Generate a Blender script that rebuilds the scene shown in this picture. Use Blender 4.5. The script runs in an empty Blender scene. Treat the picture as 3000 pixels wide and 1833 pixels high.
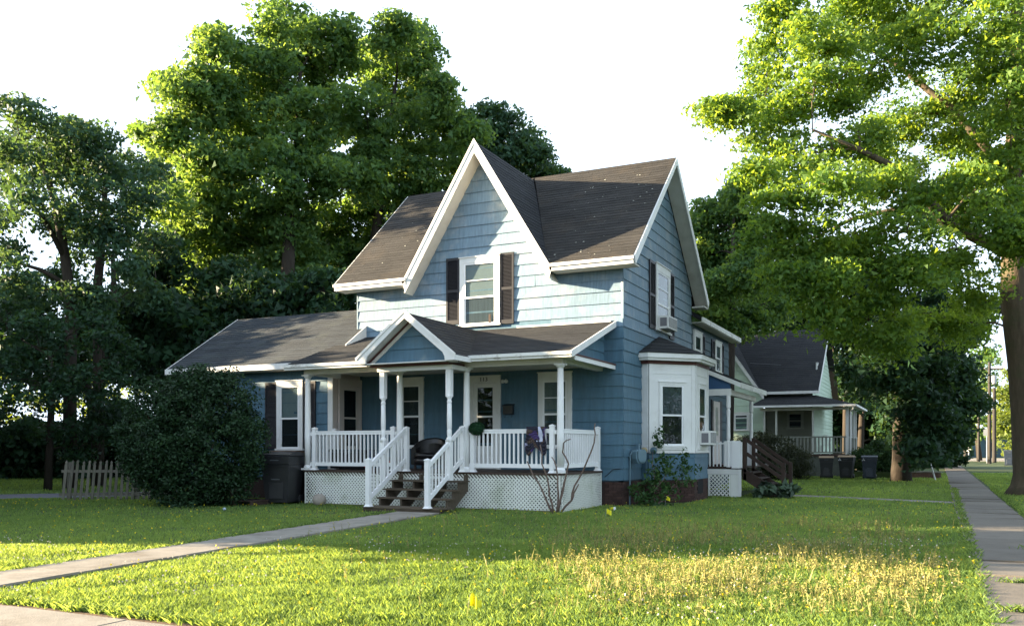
import bpy, math, random
import numpy as np
from mathutils import Vector, Matrix
R = random.Random(11)
NP = np.random.default_rng(7)
SC = bpy.context.scene
COL = SC.collection
V = Vector

# ------------------------------------------------------------------ camera, sky, sun, exposure
# the house front lies in the plane y = 0, x runs along it to the right, y into the lot, z up
TH = math.atan(1240 / 2588); FPX = 2588.0; YH = 1311.0; EYE = 1.45
CT, ST = math.cos(TH), math.sin(TH)
CX, CY = -2.76 * CT + 21.98 * ST, -2.76 * ST - 21.98 * CT
def at(px, py, f):
    "point that the photograph shows at (px, py), f metres in front of the camera"
    a = (px - 1500) / FPX * f
    return V((CX + a * CT - f * ST, CY + a * ST + f * CT, EYE + (YH - py) / FPX * f))
def fl(f, a, z=0.0):
    "point f metres ahead of the camera and a metres to its right"
    return V((CX + a * CT - f * ST, CY + a * ST + f * CT, z))

cam_d = bpy.data.cameras.new('camera')
cam = bpy.data.objects.new('camera', cam_d); COL.objects.link(cam)
cam.location = (CX, CY, EYE); cam.rotation_euler = (math.pi / 2, 0, TH)
cam_d.sensor_width = 36; cam_d.lens = 36 * FPX / 3000
cam_d.shift_y = (YH - 916.5) / 3000
cam_d.clip_end = 2000; cam_d.clip_start = 0.05
SC.camera = cam

SUN = V((1.0, 0.34, -0.22)).normalized()          # the way the light travels
w = bpy.data.worlds.new('World'); SC.world = w; w.use_nodes = True
nt = w.node_tree; nt.nodes.clear()
sky = nt.nodes.new('ShaderNodeTexSky'); sky.sky_type = 'NISHITA'; sky.sun_disc = False
sky.sun_elevation = math.asin(-SUN.z); sky.sun_rotation = math.atan2(-SUN.x, -SUN.y)
sky.dust_density = 2.0; sky.air_density = 1.0; sky.ozone_density = 1.0
bg = nt.nodes.new('ShaderNodeBackground'); bg.inputs['Strength'].default_value = 0.05
wo = nt.nodes.new('ShaderNodeOutputWorld')
# a thin bright veil of high cloud lies over the whole sky, a little uneven
wc = nt.nodes.new('ShaderNodeTexCoord'); wn = nt.nodes.new('ShaderNodeTexNoise'); wn.inputs['Scale'].default_value = 2.2; wn.inputs['Detail'].default_value = 5
wr_ = nt.nodes.new('ShaderNodeMapRange'); wr_.inputs[1].default_value = 0.3; wr_.inputs[2].default_value = 0.7; wr_.inputs[3].default_value = 0.88; wr_.inputs[4].default_value = 1.0
wm = nt.nodes.new('ShaderNodeMix'); wm.data_type = 'RGBA'; wm.inputs[7].default_value = (4.6, 5.5, 6.6, 1)
nt.links.new(wc.outputs['Generated'], wn.inputs['Vector']); nt.links.new(wn.outputs[0], wr_.inputs[0]); 
# the veil is thickest towards the horizon, thinned overhead so less light falls from above
ws = nt.nodes.new('ShaderNodeSeparateXYZ'); we = nt.nodes.new('ShaderNodeMapRange'); we.inputs[1].default_value = 0.15; we.inputs[2].default_value = 1.0; we.inputs[3].default_value = 0.97; we.inputs[4].default_value = 0.45
wx = nt.nodes.new('ShaderNodeMath'); wx.operation = 'MULTIPLY'
nt.links.new(wc.outputs['Generated'], ws.inputs[0]); nt.links.new(ws.outputs['Z'], we.inputs[0]); nt.links.new(wr_.outputs[0], wx.inputs[0]); nt.links.new(we.outputs[0], wx.inputs[1]); nt.links.new(wx.outputs[0], wm.inputs[0])
nt.links.new(sky.outputs[0], wm.inputs[6]); nt.links.new(wm.outputs[2], bg.inputs[0]); nt.links.new(bg.outputs[0], wo.inputs[0])
sd = bpy.data.lights.new('sun', 'SUN'); sd.energy = 5.0; sd.angle = math.radians(0.53); sd.color = (1.0, 0.80, 0.53)
so = bpy.data.objects.new('sun', sd); COL.objects.link(so); so.location = (-40, -20, 40)
so.rotation_euler = SUN.to_track_quat('-Z', 'Y').to_euler()
SC.view_settings.view_transform = 'Standard'; SC.view_settings.look = 'None'
SC.view_settings.exposure = 2.85; SC.view_settings.gamma = 1.0
try: SC.view_settings.use_curve_mapping = False
except Exception: pass
SC.cycles.max_bounces = 8; SC.cycles.transparent_max_bounces = 16

# ------------------------------------------------------------------ materials
MATS = {}
def _n(t, typ, **kw):
    n = t.nodes.new(typ)
    for k, v in kw.items(): setattr(n, k, v)
    return n
def mat(name, col, rough=0.7, var=0.12, scale=3.0, stretch=(1, 1, 1), bump=0.0, bscale=40.0, rand=0.0, spec=0.3, tone=0.0,
        dirt=None, dirt_amt=0.0, dirt_scale=1.5, metal=0.0):
    "principled surface: noise variation, per-object and per-face tone, patches of dirt, fine bump"
    if name in MATS: return MATS[name]
    m = bpy.data.materials.new(name); m.use_nodes = True; t = m.node_tree; t.nodes.clear()
    out = _n(t, 'ShaderNodeOutputMaterial'); b = _n(t, 'ShaderNodeBsdfPrincipled'); L = t.links.new
    L(b.outputs[0], out.inputs[0])
    b.inputs['Roughness'].default_value = rough; b.inputs['Metallic'].default_value = metal
    b.inputs['Specular IOR Level'].default_value = spec
    tc = _n(t, 'ShaderNodeTexCoord'); mp = _n(t, 'ShaderNodeMapping'); mp.inputs['Scale'].default_value = stretch
    L(tc.outputs['Object'], mp.inputs[0])
    nz = _n(t, 'ShaderNodeTexNoise'); nz.inputs['Scale'].default_value = scale; nz.inputs['Detail'].default_value = 6
    nz.inputs['Roughness'].default_value = 0.65
    L(mp.outputs[0], nz.inputs['Vector'])
    mr = _n(t, 'ShaderNodeMapRange'); mr.inputs[1].default_value = 0.25; mr.inputs[2].default_value = 0.75
    mr.inputs[3].default_value = 1 - var; mr.inputs[4].default_value = 1 + var
    L(nz.outputs[0], mr.inputs[0]); fac = mr.outputs[0]
    def mul(a, bb):
        q = _n(t, 'ShaderNodeMath', operation='MULTIPLY'); L(a, q.inputs[0]); L(bb, q.inputs[1]); return q.outputs[0]
    if rand:
        oi = _n(t, 'ShaderNodeObjectInfo'); r2 = _n(t, 'ShaderNodeMapRange')
        r2.inputs[3].default_value = 1 - rand; r2.inputs[4].default_value = 1 + rand
        L(oi.outputs['Random'], r2.inputs[0]); fac = mul(fac, r2.outputs[0])
    if tone:
        at_ = _n(t, 'ShaderNodeAttribute', attribute_name='tone'); r3 = _n(t, 'ShaderNodeMapRange')
        r3.inputs[3].default_value = 1 - tone; r3.inputs[4].default_value = 1 + tone
        L(at_.outputs['Fac'], r3.inputs[0]); fac = mul(fac, r3.outputs[0])
    mx = _n(t, 'ShaderNodeMix', data_type='RGBA', blend_type='MULTIPLY'); mx.inputs[0].default_value = 1
    mx.inputs[6].default_value = (*col, 1); cc = _n(t, 'ShaderNodeCombineColor')
    for i in range(3): L(fac, cc.inputs[i])
    L(cc.outputs[0], mx.inputs[7]); c = mx.outputs[2]
    if dirt:
        n2 = _n(t, 'ShaderNodeTexNoise'); n2.inputs['Scale'].default_value = dirt_scale; n2.inputs['Detail'].default_value = 8
        n2.inputs['Roughness'].default_value = 0.7; L(tc.outputs['Object'], n2.inputs['Vector'])
        r4 = _n(t, 'ShaderNodeMapRange'); r4.inputs[1].default_value = 0.5; r4.inputs[2].default_value = 0.72
        r4.inputs[4].default_value = dirt_amt; L(n2.outputs[0], r4.inputs[0])
        m2 = _n(t, 'ShaderNodeMix', data_type='RGBA'); L(r4.outputs[0], m2.inputs[0]); L(c, m2.inputs[6])
        m2.inputs[7].default_value = (*dirt, 1); c = m2.outputs[2]
    L(c, b.inputs['Base Color'])
    if bump:
        n3 = _n(t, 'ShaderNodeTexNoise'); n3.inputs['Scale'].default_value = bscale; n3.inputs['Detail'].default_value = 5
        L(mp.outputs[0], n3.inputs['Vector']); bp = _n(t, 'ShaderNodeBump'); bp.inputs['Strength'].default_value = bump
        bp.inputs['Distance'].default_value = 0.02; L(n3.outputs[0], bp.inputs['Height']); L(bp.outputs[0], b.inputs['Normal'])
    MATS[name] = m; return m
def leafmat(name, col, trans, tw=0.4, var=0.45, rough=0.55):
    "thin leaf: diffuse and glossy front with light that shines through; tone per leaf"
    if name in MATS: return MATS[name]
    m = bpy.data.materials.new(name); m.use_nodes = True; t = m.node_tree; t.nodes.clear(); L = t.links.new
    out = _n(t, 'ShaderNodeOutputMaterial'); b = _n(t, 'ShaderNodeBsdfPrincipled')
    b.inputs['Roughness'].default_value = rough; b.inputs['Specular IOR Level'].default_value = 0.25
    tr = _n(t, 'ShaderNodeBsdfTranslucent'); ms = _n(t, 'ShaderNodeMixShader'); ms.inputs[0].default_value = tw
    L(b.outputs[0], ms.inputs[1]); L(tr.outputs[0], ms.inputs[2]); L(ms.outputs[0], out.inputs[0])
    a = _n(t, 'ShaderNodeAttribute', attribute_name='tone'); r = _n(t, 'ShaderNodeMapRange')
    r.inputs[3].default_value = 1 - var; r.inputs[4].default_value = 1 + var; L(a.outputs['Fac'], r.inputs[0])
    hr = _n(t, 'ShaderNodeMapRange'); hr.inputs[3].default_value = .525; hr.inputs[4].default_value = .475; L(a.outputs['Fac'], hr.inputs[0])
    for colr, sock in ((col, b.inputs['Base Color']), (trans, tr.inputs['Color'])):
        mx = _n(t, 'ShaderNodeMix', data_type='RGBA', blend_type='MULTIPLY'); mx.inputs[0].default_value = 1
        mx.inputs[6].default_value = (*colr, 1); cc = _n(t, 'ShaderNodeCombineColor')
        for i in range(3): L(r.outputs[0], cc.inputs[i])
        L(cc.outputs[0], mx.inputs[7]); hs = _n(t, 'ShaderNodeHueSaturation'); L(hr.outputs[0], hs.inputs['Hue']); L(mx.outputs[2], hs.inputs['Color']); L(hs.outputs[0], sock)
    MATS[name] = m; return m
def glassmat(name, tint=(0.8, 0.85, 0.85), refl=0.12):
    m = bpy.data.materials.new(name); m.use_nodes = True; t = m.node_tree; t.nodes.clear(); L = t.links.new
    out = _n(t, 'ShaderNodeOutputMaterial'); tb = _n(t, 'ShaderNodeBsdfTransparent'); tb.inputs[0].default_value = (*tint, 1)
    g = _n(t, 'ShaderNodeBsdfGlossy'); g.inputs['Roughness'].default_value = 0.02
    gc = _n(t, 'ShaderNodeTexCoord'); gn = _n(t, 'ShaderNodeTexNoise'); gn.inputs['Scale'].default_value = 2.5; gb = _n(t, 'ShaderNodeBump'); gb.inputs['Strength'].default_value = 0.25; gb.inputs['Distance'].default_value = 0.02
    L(gc.outputs['Object'], gn.inputs['Vector']); L(gn.outputs[0], gb.inputs['Height']); L(gb.outputs[0], g.inputs['Normal'])
    lw = _n(t, 'ShaderNodeLayerWeight'); lw.inputs['Blend'].default_value = 0.5
    pw = _n(t, 'ShaderNodeMath', operation='POWER'); pw.inputs[1].default_value = 4.0; L(lw.outputs['Facing'], pw.inputs[0])
    ad = _n(t, 'ShaderNodeMath', operation='MULTIPLY_ADD'); ad.inputs[1].default_value = 0.5; ad.inputs[2].default_value = refl
    L(pw.outputs[0], ad.inputs[0])
    ms = _n(t, 'ShaderNodeMixShader'); L(ad.outputs[0], ms.inputs[0]); L(tb.outputs[0], ms.inputs[1]); L(g.outputs[0], ms.inputs[2])
    L(ms.outputs[0], out.inputs[0]); MATS[name] = m; return m

WHITE = mat('white_paint', (0.72, 0.72, 0.70), 0.5, 0.05, 2.0, dirt=(0.42, 0.40, 0.34), dirt_amt=0.35, dirt_scale=2.2)
VINYL = mat('white_vinyl', (0.80, 0.80, 0.80), 0.35, 0.03, 1.0)
PEEL = mat('peeling_white_paint', (0.70, 0.70, 0.67), 0.6, 0.06, 3.0, dirt=(0.20, 0.16, 0.12), dirt_amt=0.95, dirt_scale=5.0, bump=0.3)
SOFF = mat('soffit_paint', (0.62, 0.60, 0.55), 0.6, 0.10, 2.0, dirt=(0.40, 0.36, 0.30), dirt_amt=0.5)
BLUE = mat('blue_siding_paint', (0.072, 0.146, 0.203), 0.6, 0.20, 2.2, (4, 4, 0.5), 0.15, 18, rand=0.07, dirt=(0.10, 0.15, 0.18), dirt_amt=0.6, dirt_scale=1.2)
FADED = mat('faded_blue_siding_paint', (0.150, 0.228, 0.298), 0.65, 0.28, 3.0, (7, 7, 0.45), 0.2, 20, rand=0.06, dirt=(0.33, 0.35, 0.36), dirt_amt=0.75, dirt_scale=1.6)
DKBLUE = mat('deep_blue_siding_paint', (0.035, 0.09, 0.19), 0.6, 0.1, 3.0)
RBLUE = mat('dark_grey_blue_siding', (0.045, 0.085, 0.105), 0.65, 0.12, 3.0, rand=0.06)
CORE = mat('wall_sheathing', (0.05, 0.07, 0.09), 0.9)
SHUT = mat('black_shutter_paint', (0.022, 0.022, 0.026), 0.5, 0.15, 4.0)
ROOF = mat('asphalt_shingle', (0.029, 0.027, 0.025), 0.95, 0.30, 1.3, (1, 1, 1), 0.4, 120, tone=0.20, dirt=(0.052, 0.041, 0.030), dirt_amt=0.7, dirt_scale=0.9)
ROOF2 = mat('dark_asphalt_shingle', (0.020, 0.021, 0.024), 0.9, 0.2, 1.5, (1, 1, 1), 0.4, 120, tone=0.20, dirt=(0.032, 0.032, 0.028), dirt_amt=0.6)
ROOF3 = mat('grey_asphalt_shingle', (0.030, 0.036, 0.043), 0.9, 0.2, 1.5, (1, 1, 1), 0.4, 120, tone=0.20, dirt=(0.045, 0.052, 0.044), dirt_amt=0.6)
FOUND = mat('painted_brick', (0.060, 0.034, 0.029), 0.9, 0.25, 4.0, bump=0.5, bscale=14, tone=0.25)
MORT = mat('brick_mortar', (0.042, 0.027, 0.024), 0.95, 0.2, 5.0)
DECK = mat('brown_deck_paint', (0.055, 0.036, 0.028), 0.7, 0.2, 5.0, (1, 6, 6))
TREAD = mat('weathered_wood', (0.100, 0.078, 0.056), 0.85, 0.3, 3.0, (1, 8, 8), 0.4, 20, rand=0.15)
STAIRB = mat('brown_stair_stain', (0.040, 0.025, 0.019), 0.8, 0.25, 4.0)
MAROON = mat('maroon_trim', (0.085, 0.030, 0.026), 0.6, 0.1)
LATT = mat('white_lattice', (0.74, 0.75, 0.70), 0.55, 0.06, 2.0, dirt=(0.30, 0.34, 0.20), dirt_amt=0.75, dirt_scale=1.1)
VOID = mat('dark_interior', (0.012, 0.012, 0.014), 0.9)
BLIND = mat('window_blind', (0.24, 0.26, 0.26), 0.8, 0.1, 3.0)
CURT = mat('grey_curtain', (0.075, 0.085, 0.09), 0.9, 0.35, 3.0, (10, 10, 0.3))
CURT2 = mat('patterned_curtain', (0.085, 0.095, 0.10), 0.9, 0.7, 8.0)
SCREEN = mat('insect_screen', (0.014, 0.015, 0.018), 0.8, 0.15, 6.0)
DOORP = mat('pinkish_grey_door_paint', (0.52, 0.46, 0.43), 0.5, 0.06)
GLASS = glassmat('window_glass', refl=0.02)
BLACKPL = mat('black_plastic', (0.016, 0.017, 0.020), 0.4, 0.2, 5.0, spec=0.5, rand=0.2)
NAVYPL = mat('navy_plastic', (0.020, 0.030, 0.050), 0.4, 0.2, 5.0, spec=0.5)
TANPL = mat('tan_plastic', (0.34, 0.24, 0.14), 0.5, 0.15, 5.0)
BROWNPL = mat('brown_plastic', (0.12, 0.07, 0.04), 0.5, 0.15, 5.0)
LEATHER = mat('black_leather', (0.012, 0.011, 0.012), 0.3, 0.2, 5.0, bump=0.2, spec=0.5)
METAL = mat('grey_metal', (0.35, 0.36, 0.37), 0.45, 0.1, 5.0, metal=0.6)
ACW = mat('appliance_white', (0.66, 0.66, 0.63), 0.45, 0.04)
ACG = mat('appliance_grille', (0.16, 0.16, 0.17), 0.6, 0.1)
CONC = mat('concrete', (0.245, 0.222, 0.190), 0.9, 0.22, 2.2, bump=0.3, bscale=60, rand=0.07, dirt=(0.13, 0.105, 0.08), dirt_amt=0.85, dirt_scale=1.3)
PAVE = mat('shade_dark_pavement', (0.150, 0.132, 0.110), 0.9, 0.2, 1.6, bump=0.3, bscale=60, rand=0.14, dirt=(0.075, 0.066, 0.055), dirt_amt=0.8, dirt_scale=0.8)  # darker than the walk's concrete, tree shade put into the colour
ASPH = mat('asphalt', (0.055, 0.055, 0.06), 0.9, 0.15, 2.0, bump=0.3, bscale=80)
GRAVEL = mat('gravel', (0.13, 0.13, 0.14), 0.95, 0.3, 8.0, bump=0.5, bscale=50)
SOIL = mat('bare_soil', (0.11, 0.068, 0.04), 0.95, 0.35, 4.0, bump=0.6, bscale=25)
BARK = mat('bark', (0.040, 0.032, 0.025), 0.95, 0.35, 3.0, (3, 3, 0.6), 0.9, 14)
BARKL = mat('maple_bark', (0.085, 0.064, 0.042), 0.95, 0.4, 3.0, (3, 3, 0.6), 1.0, 10, dirt=(0.06, 0.065, 0.03), dirt_amt=0.8, dirt_scale=2.5)
TWIG = mat('twig_bark', (0.14, 0.10, 0.08), 0.9, 0.2)
PICKET = mat('weathered_picket', (0.15, 0.14, 0.115), 0.9, 0.25, 3.0, (6, 6, 1), 0.3, 30, rand=0.15, dirt=(0.12, 0.14, 0.07), dirt_amt=0.5, dirt_scale=3.0)
GREENS = mat('pale_green_siding', (0.50, 0.62, 0.50), 0.6, 0.08, 2.0, rand=0.05)
FLAGY = mat('yellow_plastic', (0.80, 0.72, 0.03), 0.5, 0.06)
POLE = mat('utility_pole_wood', (0.042, 0.038, 0.034), 0.9, 0.2, 2.0, (4, 4, 0.5))
BRICKR = mat('old_red_brick', (0.16, 0.09, 0.07), 0.9, 0.3, 5.0, rand=0.2)
STONE = mat('field_stone', (0.33, 0.29, 0.25), 0.9, 0.25, 5.0, bump=0.5, bscale=20)
METERG = mat('meter_grey_paint', (0.11, 0.18, 0.22), 0.5, 0.1)
BRASS = mat('dull_brass', (0.30, 0.25, 0.14), 0.5, 0.1)

# ------------------------------------------------------------------ mesh helpers
class MB:
    def __init__(s): s.v = []; s.f = []; s.t = []
    def hexa(s, p, tone=0.5):
        "8 points: bottom ring 0-3, top ring 4-7"
        o = len(s.v); s.v += [tuple(q) for q in p]
        s.f += [tuple(o + i for i in q) for q in ((0, 3, 2, 1), (4, 5, 6, 7), (0, 1, 5, 4), (1, 2, 6, 5), (2, 3, 7, 6), (3, 0, 4, 7))]
        s.t += [tone] * 6; return s
    def box(s, x0, x1, y0, y1, z0, z1):
        return s.hexa([(x0, y0, z0), (x1, y0, z0), (x1, y1, z0), (x0, y1, z0), (x0, y0, z1), (x1, y0, z1), (x1, y1, z1), (x0, y1, z1)])
    def bar(s, a, b, wd, ht, up=(0, 0, 1)):
        "a straight bar of rectangular section from a to b"
        a, b = V(a), V(b); d = (b - a).normalized(); sd_ = d.cross(V(up))
        if sd_.length < 1e-4: sd_ = d.cross(V((1, 0, 0)))
        sd_.normalize(); u = sd_.cross(d).normalized(); sd_ *= wd / 2; u = u * ht / 2
        return s.hexa([a - sd_ - u, b - sd_ - u, b + sd_ - u, a + sd_ - u, a - sd_ + u, b - sd_ + u, b + sd_ + u, a + sd_ + u])
    def prism(s, pts, ext):
        "polygon (3-D points) pushed along ext"
        o = len(s.v); n = len(pts); e = V(ext); P_ = [V(q) for q in pts]
        s.v += [tuple(q) for q in P_] + [tuple(q + e) for q in P_]
        s.f += [tuple(o + i for i in range(n)), tuple(o + n + i for i in reversed(range(n)))]
        s.f += [(o + (i + 1) % n, o + i, o + n + i, o + n + (i + 1) % n) for i in range(n)]
        s.t += [0.5] * (n + 2); return s
    def tube(s, pts, rad, n=8, cap=True):
        pts = [V(q) for q in pts]; o = len(s.v)
        if not hasattr(rad, '__len__'): rad = [rad] * len(pts)
        prev = None
        for i, q in enumerate(pts):
            d = (pts[min(i + 1, len(pts) - 1)] - pts[max(i - 1, 0)]).normalized()
            if prev is None:
                prev = d.cross(V((0, 0, 1)) if abs(d.z) < 0.9 else V((1, 0, 0))).normalized()
            u = (prev - d * prev.dot(d)).normalized(); prev = u; v2 = d.cross(u)
            for k in range(n):
                a = 2 * math.pi * k / n
                s.v.append(tuple(q + (u * math.cos(a) + v2 * math.sin(a)) * rad[i]))
        for i in range(len(pts) - 1):
            for k in range(n):
                a = o + i * n + k; b = o + i * n + (k + 1) % n
                s.f.append((a, b, b + n, a + n)); s.t.append(0.5)
        if cap:
            s.f.append(tuple(o + k for k in reversed(range(n)))); s.f.append(tuple(o + (len(pts) - 1) * n + k for k in range(n))); s.t += [0.5, 0.5]
        return s
    def lathe(s, cx, cy, prof, n=14):
        "profile of (radius, z) turned about a vertical axis"
        o = len(s.v)
        for r, z in prof:
            for k in range(n):
                a = 2 * math.pi * k / n; s.v.append((cx + r * math.cos(a), cy + r * math.sin(a), z))
        for i in range(len(prof) - 1):
            for k in range(n):
                a = o + i * n + k; b = o + i * n + (k + 1) % n
                s.f.append((a, b, b + n, a + n)); s.t.append(0.5)
        s.f.append(tuple(o + k for k in reversed(range(n)))); s.f.append(tuple(o + (len(prof) - 1) * n + k for k in range(n))); s.t += [0.5, 0.5]
        return s
    def face(s, pts):
        o = len(s.v); s.v += [tuple(q) for q in pts]; s.f.append(tuple(range(o, o + len(pts)))); s.t.append(0.5); return s
    def mesh(s, name, m, smooth=False):
        me = bpy.data.meshes.new(name); me.from_pydata(s.v, [], s.f); me.materials.append(m)
        a = me.attributes.new('tone', 'FLOAT', 'FACE'); a.data.foreach_set('value', s.t)
        if smooth: me.polygons.foreach_set('use_smooth', [True] * len(me.polygons))
        me.update(); return me
    def build(s, name, m, parent=None, smooth=False, bevel=0.0, kind=None):
        o = bpy.data.objects.new(name, s.mesh(name, m, smooth)); COL.objects.link(o)
        if parent: o.parent = parent
        if kind: o['kind'] = kind
        if bevel:
            bv = o.modifiers.new('bevel', 'BEVEL'); bv.width = bevel; bv.segments = 2; bv.limit_method = 'ANGLE'
        return o
def boxo(name, m, parent, *d, **kw): return MB().box(*d).build(name, m, parent, **kw)
def thing(name, label, cat, loc=(0, 0, 0), rz=0.0, group=None):
    o = bpy.data.objects.new(name, None); COL.objects.link(o); o.empty_display_size = 0.2
    o.location = loc; o.rotation_euler = (0, 0, rz); return tag(o, label, cat, group)
def tag(o, label, cat, group=None):
    o['label'] = label; o['category'] = cat
    if group: o['group'] = group
    return o
def struct(name, mb, m, kind='structure'): return mb.build(name, m, kind=kind)
def copy_thing(o, loc, rz, label=None, group=None, parent=None):
    r = o.copy(); COL.objects.link(r); r.parent = parent
    if parent is None:
        r.location = loc; r.rotation_euler = (0, 0, rz)
        if label: r['label'] = label
        if group: r['group'] = group
    for ch in list(o.children): copy_thing(ch, None, None, parent=r)
    return r
class Fr:
    "local frame on a wall: a along, b up, c outwards"
    def __init__(s, O, u, n): s.O = V(O); s.u = V(u).normalized(); s.n = V(n).normalized(); s.z = V((0, 0, 1))
    def __call__(s, a, b, c): return s.O + s.u * a + s.z * b + s.n * c
    def box(s, mb, a0, a1, b0, b1, c0, c1):
        return mb.hexa([s(a0, b0, c1), s(a1, b0, c1), s(a1, b0, c0), s(a0, b0, c0), s(a0, b1, c1), s(a1, b1, c1), s(a1, b1, c0), s(a0, b1, c0)])

def boards(parent, O, u, v, n, s0, s1, step, xl, xr, m, length=2.2, thick=0.027, name='siding_board', m2=None, split=None):
    "courses of lapped boards, each board an object; xl / xr give the ends of a course at height s"
    O, u, v, n = V(O), V(u).normalized(), V(v).normalized(), V(n).normalized(); s = s0
    while s < s1 - 0.03:
        t = min(s + step, s1)
        al, ar, bl, br = xl(s), xr(s), xl(t), xr(t)
        if ar - al > 0.04:
            N = max(1, int(round((ar - al) / length + R.uniform(-0.35, 0.35))))
            cuts = sorted([0] + [min(0.95, max(0.05, (i + R.uniform(-0.3, 0.3)) / N)) for i in range(1, N)] + [1])
            for f0, f1 in zip(cuts, cuts[1:]):
                A0, A1 = al + (ar - al) * f0, al + (ar - al) * f1; B0, B1 = bl + max(br - bl, 0.004) * f0, bl + max(br - bl, 0.004) * f1
                if f1 < 1: A1 -= 0.003; B1 -= 0.003
                k = thick * R.uniform(0.85, 1.15); e = 0.006
                q = [O + u * A0 + v * s + n * k, O + u * A1 + v * s + n * (k * R.uniform(.9, 1.1)), O + u * A1 + v * s, O + u * A0 + v * s,
                     O + u * B0 + v * (t + e) + n * 0.004, O + u * B1 + v * (t + e) + n * 0.004, O + u * B1 + v * (t + e), O + u * B0 + v * (t + e)]
                mm = m2 if (m2 and split(s, A0, A1)) else m
                MB().hexa(q).build(name, mm, parent)
        s = t

def roof_plane(parent, eL, eR, tR, tL, m, thick=0.11, course=0.145, tab=0.9, soffit=None, name='roof'):
    "one roof slope: a slab, its courses of shingle tabs on top, a soffit skin below"
    eL, eR, tR, tL = V(eL), V(eR), V(tR), V(tL)
    u = (eR - eL).normalized()
    if (eR - eL).length < 0.2: u = (tR - tL).normalized()
    n = u.cross((tL - eL) if (tL - eL).length > 0.3 else (tR - eR)).normalized()
    if n.z < 0: n = -n
    v = n.cross(u).normalized()
    if v.z < 0: v = -v
    q = [eL, eR, tR, tL]
    slab = MB().prism(q, V((0, 0, -thick))).build(name, m, parent)
    if soffit is not None:
        MB().prism([p + V((0, 0, -thick - 0.003)) for p in q], V((0, 0, -0.018))).build('soffit', soffit, parent)
    L = lambda p: ((p - eL).dot(u), (p - eL).dot(v))
    (a0, b0), (a1, b1), (a2, b2), (a3, b3) = map(L, q)
    smax = max(b2, b3); mb = MB(); s = -0.02; row = 0
    xl = lambda s_: a0 + (a3 - a0) * min(1, max(0, (s_ - b0) / max(b3 - b0, 1e-4)))
    xr = lambda s_: a1 + (a2 - a1) * min(1, max(0, (s_ - b1) / max(b2 - b1, 1e-4)))
    while s < smax - 0.02:
        t = min(s + course, smax); lo, hi, lo2, hi2 = xl(max(s, 0)), xr(max(s, 0)), xl(t), xr(t)
        x = lo - R.uniform(0, tab)
        while x < max(hi, hi2):
            A0, A1 = max(x, lo), min(x + tab - 0.006, hi); B0, B1 = max(x, lo2), min(x + tab - 0.006, hi2)
            if A1 < A0: A0 = A1 = (A0 + A1) / 2 if lo2 > hi else min(max(A0, lo), hi)
            if B1 < B0: B0 = B1 = min(max((B0 + B1) / 2, lo2), max(hi2, lo2))
            if A1 - A0 > 0.01 or B1 - B0 > 0.01:
                k = 0.012 * R.uniform(0.75, 1.25)
                p = [eL + u * A0 + v * s + n * k, eL + u * A1 + v * s + n * k, eL + u * A1 + v * s + n * .002, eL + u * A0 + v * s + n * .002,
                     eL + u * B0 + v * (t + .004) + n * .005, eL + u * B1 + v * (t + .004) + n * .005, eL + u * B1 + v * (t + .004) + n * .002, eL + u * B0 + v * (t + .004) + n * .002]
                mb.hexa(p, R.random())
            x += tab * R.choice((1, 1, 0.66, 0.5))
        s = t; row += 1
    mb.build('shingles', m, slab, kind='stuff')
    return slab

def window(parent, O, u, n, wd, ht, cas=0.12, head=0.14, upper='blind', lower='dark', meet=0.5, c0=0.024, mcas=None, frames=VINYL, xmid=None, sill=True):
    "casing > sashes with glass, blind or curtain behind; O is the lower left outer corner of the casing"
    F = Fr(O, u, n); mcas = mcas or WHITE
    cb = MB()
    F.box(cb, 0, cas, 0.05, ht - head, 0, c0 + 0.05); F.box(cb, wd - cas, wd, 0.05, ht - head, 0, c0 + 0.05)
    F.box(cb, 0, wd, ht - head, ht, 0, c0 + 0.053)
    F.box(cb, -0.02, wd + 0.02, ht, ht + 0.025, 0, c0 + 0.075)
    w_ = cb.build('window', mcas, parent)
    if sill: F.box(MB(), -0.03, wd + 0.03, 0, 0.05, 0, c0 + 0.085).build('sill', mcas, w_)
    a0, a1, b0, b1 = cas, wd - cas, 0.05, ht - head; mid = b0 + (b1 - b0) * meet; r = 0.045
    F.box(MB(), a0, a1, b0, b1, 0, c0 - 0.004).build('interior', VOID, w_)
    for nm, lo, hi, cc, what in (('upper', mid - 0.02, b1, c0 + 0.028, upper), ('lower', b0, mid + 0.02, c0 + 0.018, lower)):
        sb = MB(); d = 0.014
        F.box(sb, a0, a0 + r, lo, hi, cc - d, cc + d); F.box(sb, a1 - r, a1, lo, hi, cc - d, cc + d)
        F.box(sb, a0 + r, a1 - r, lo, lo + r, cc - d, cc + d); F.box(sb, a0 + r, a1 - r, hi - r, hi, cc - d, cc + d)
        if xmid == nm:
            q = (lo + hi) / 2; F.box(sb, a0 + r, a1 - r, q - .012, q + .012, cc - d, cc + d)
        sb.build('sash', frames, w_)
        F.box(MB(), a0 + r, a1 - r, lo + r, hi - r, cc - 0.003, cc + 0.003).build('pane', GLASS, w_)
        bm = {'blind': BLIND, 'curtain': CURT, 'pattern': CURT2, 'screen': SCREEN}.get(what)
        if bm:
            F.box(MB(), a0 + 0.01, a1 - 0.01, lo + 0.01, hi - 0.01, c0 - 0.002, c0 + 0.002).build({'blind': 'blind', 'screen': 'screen'}.get(what, 'curtain'), bm, w_)
    return w_
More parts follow.
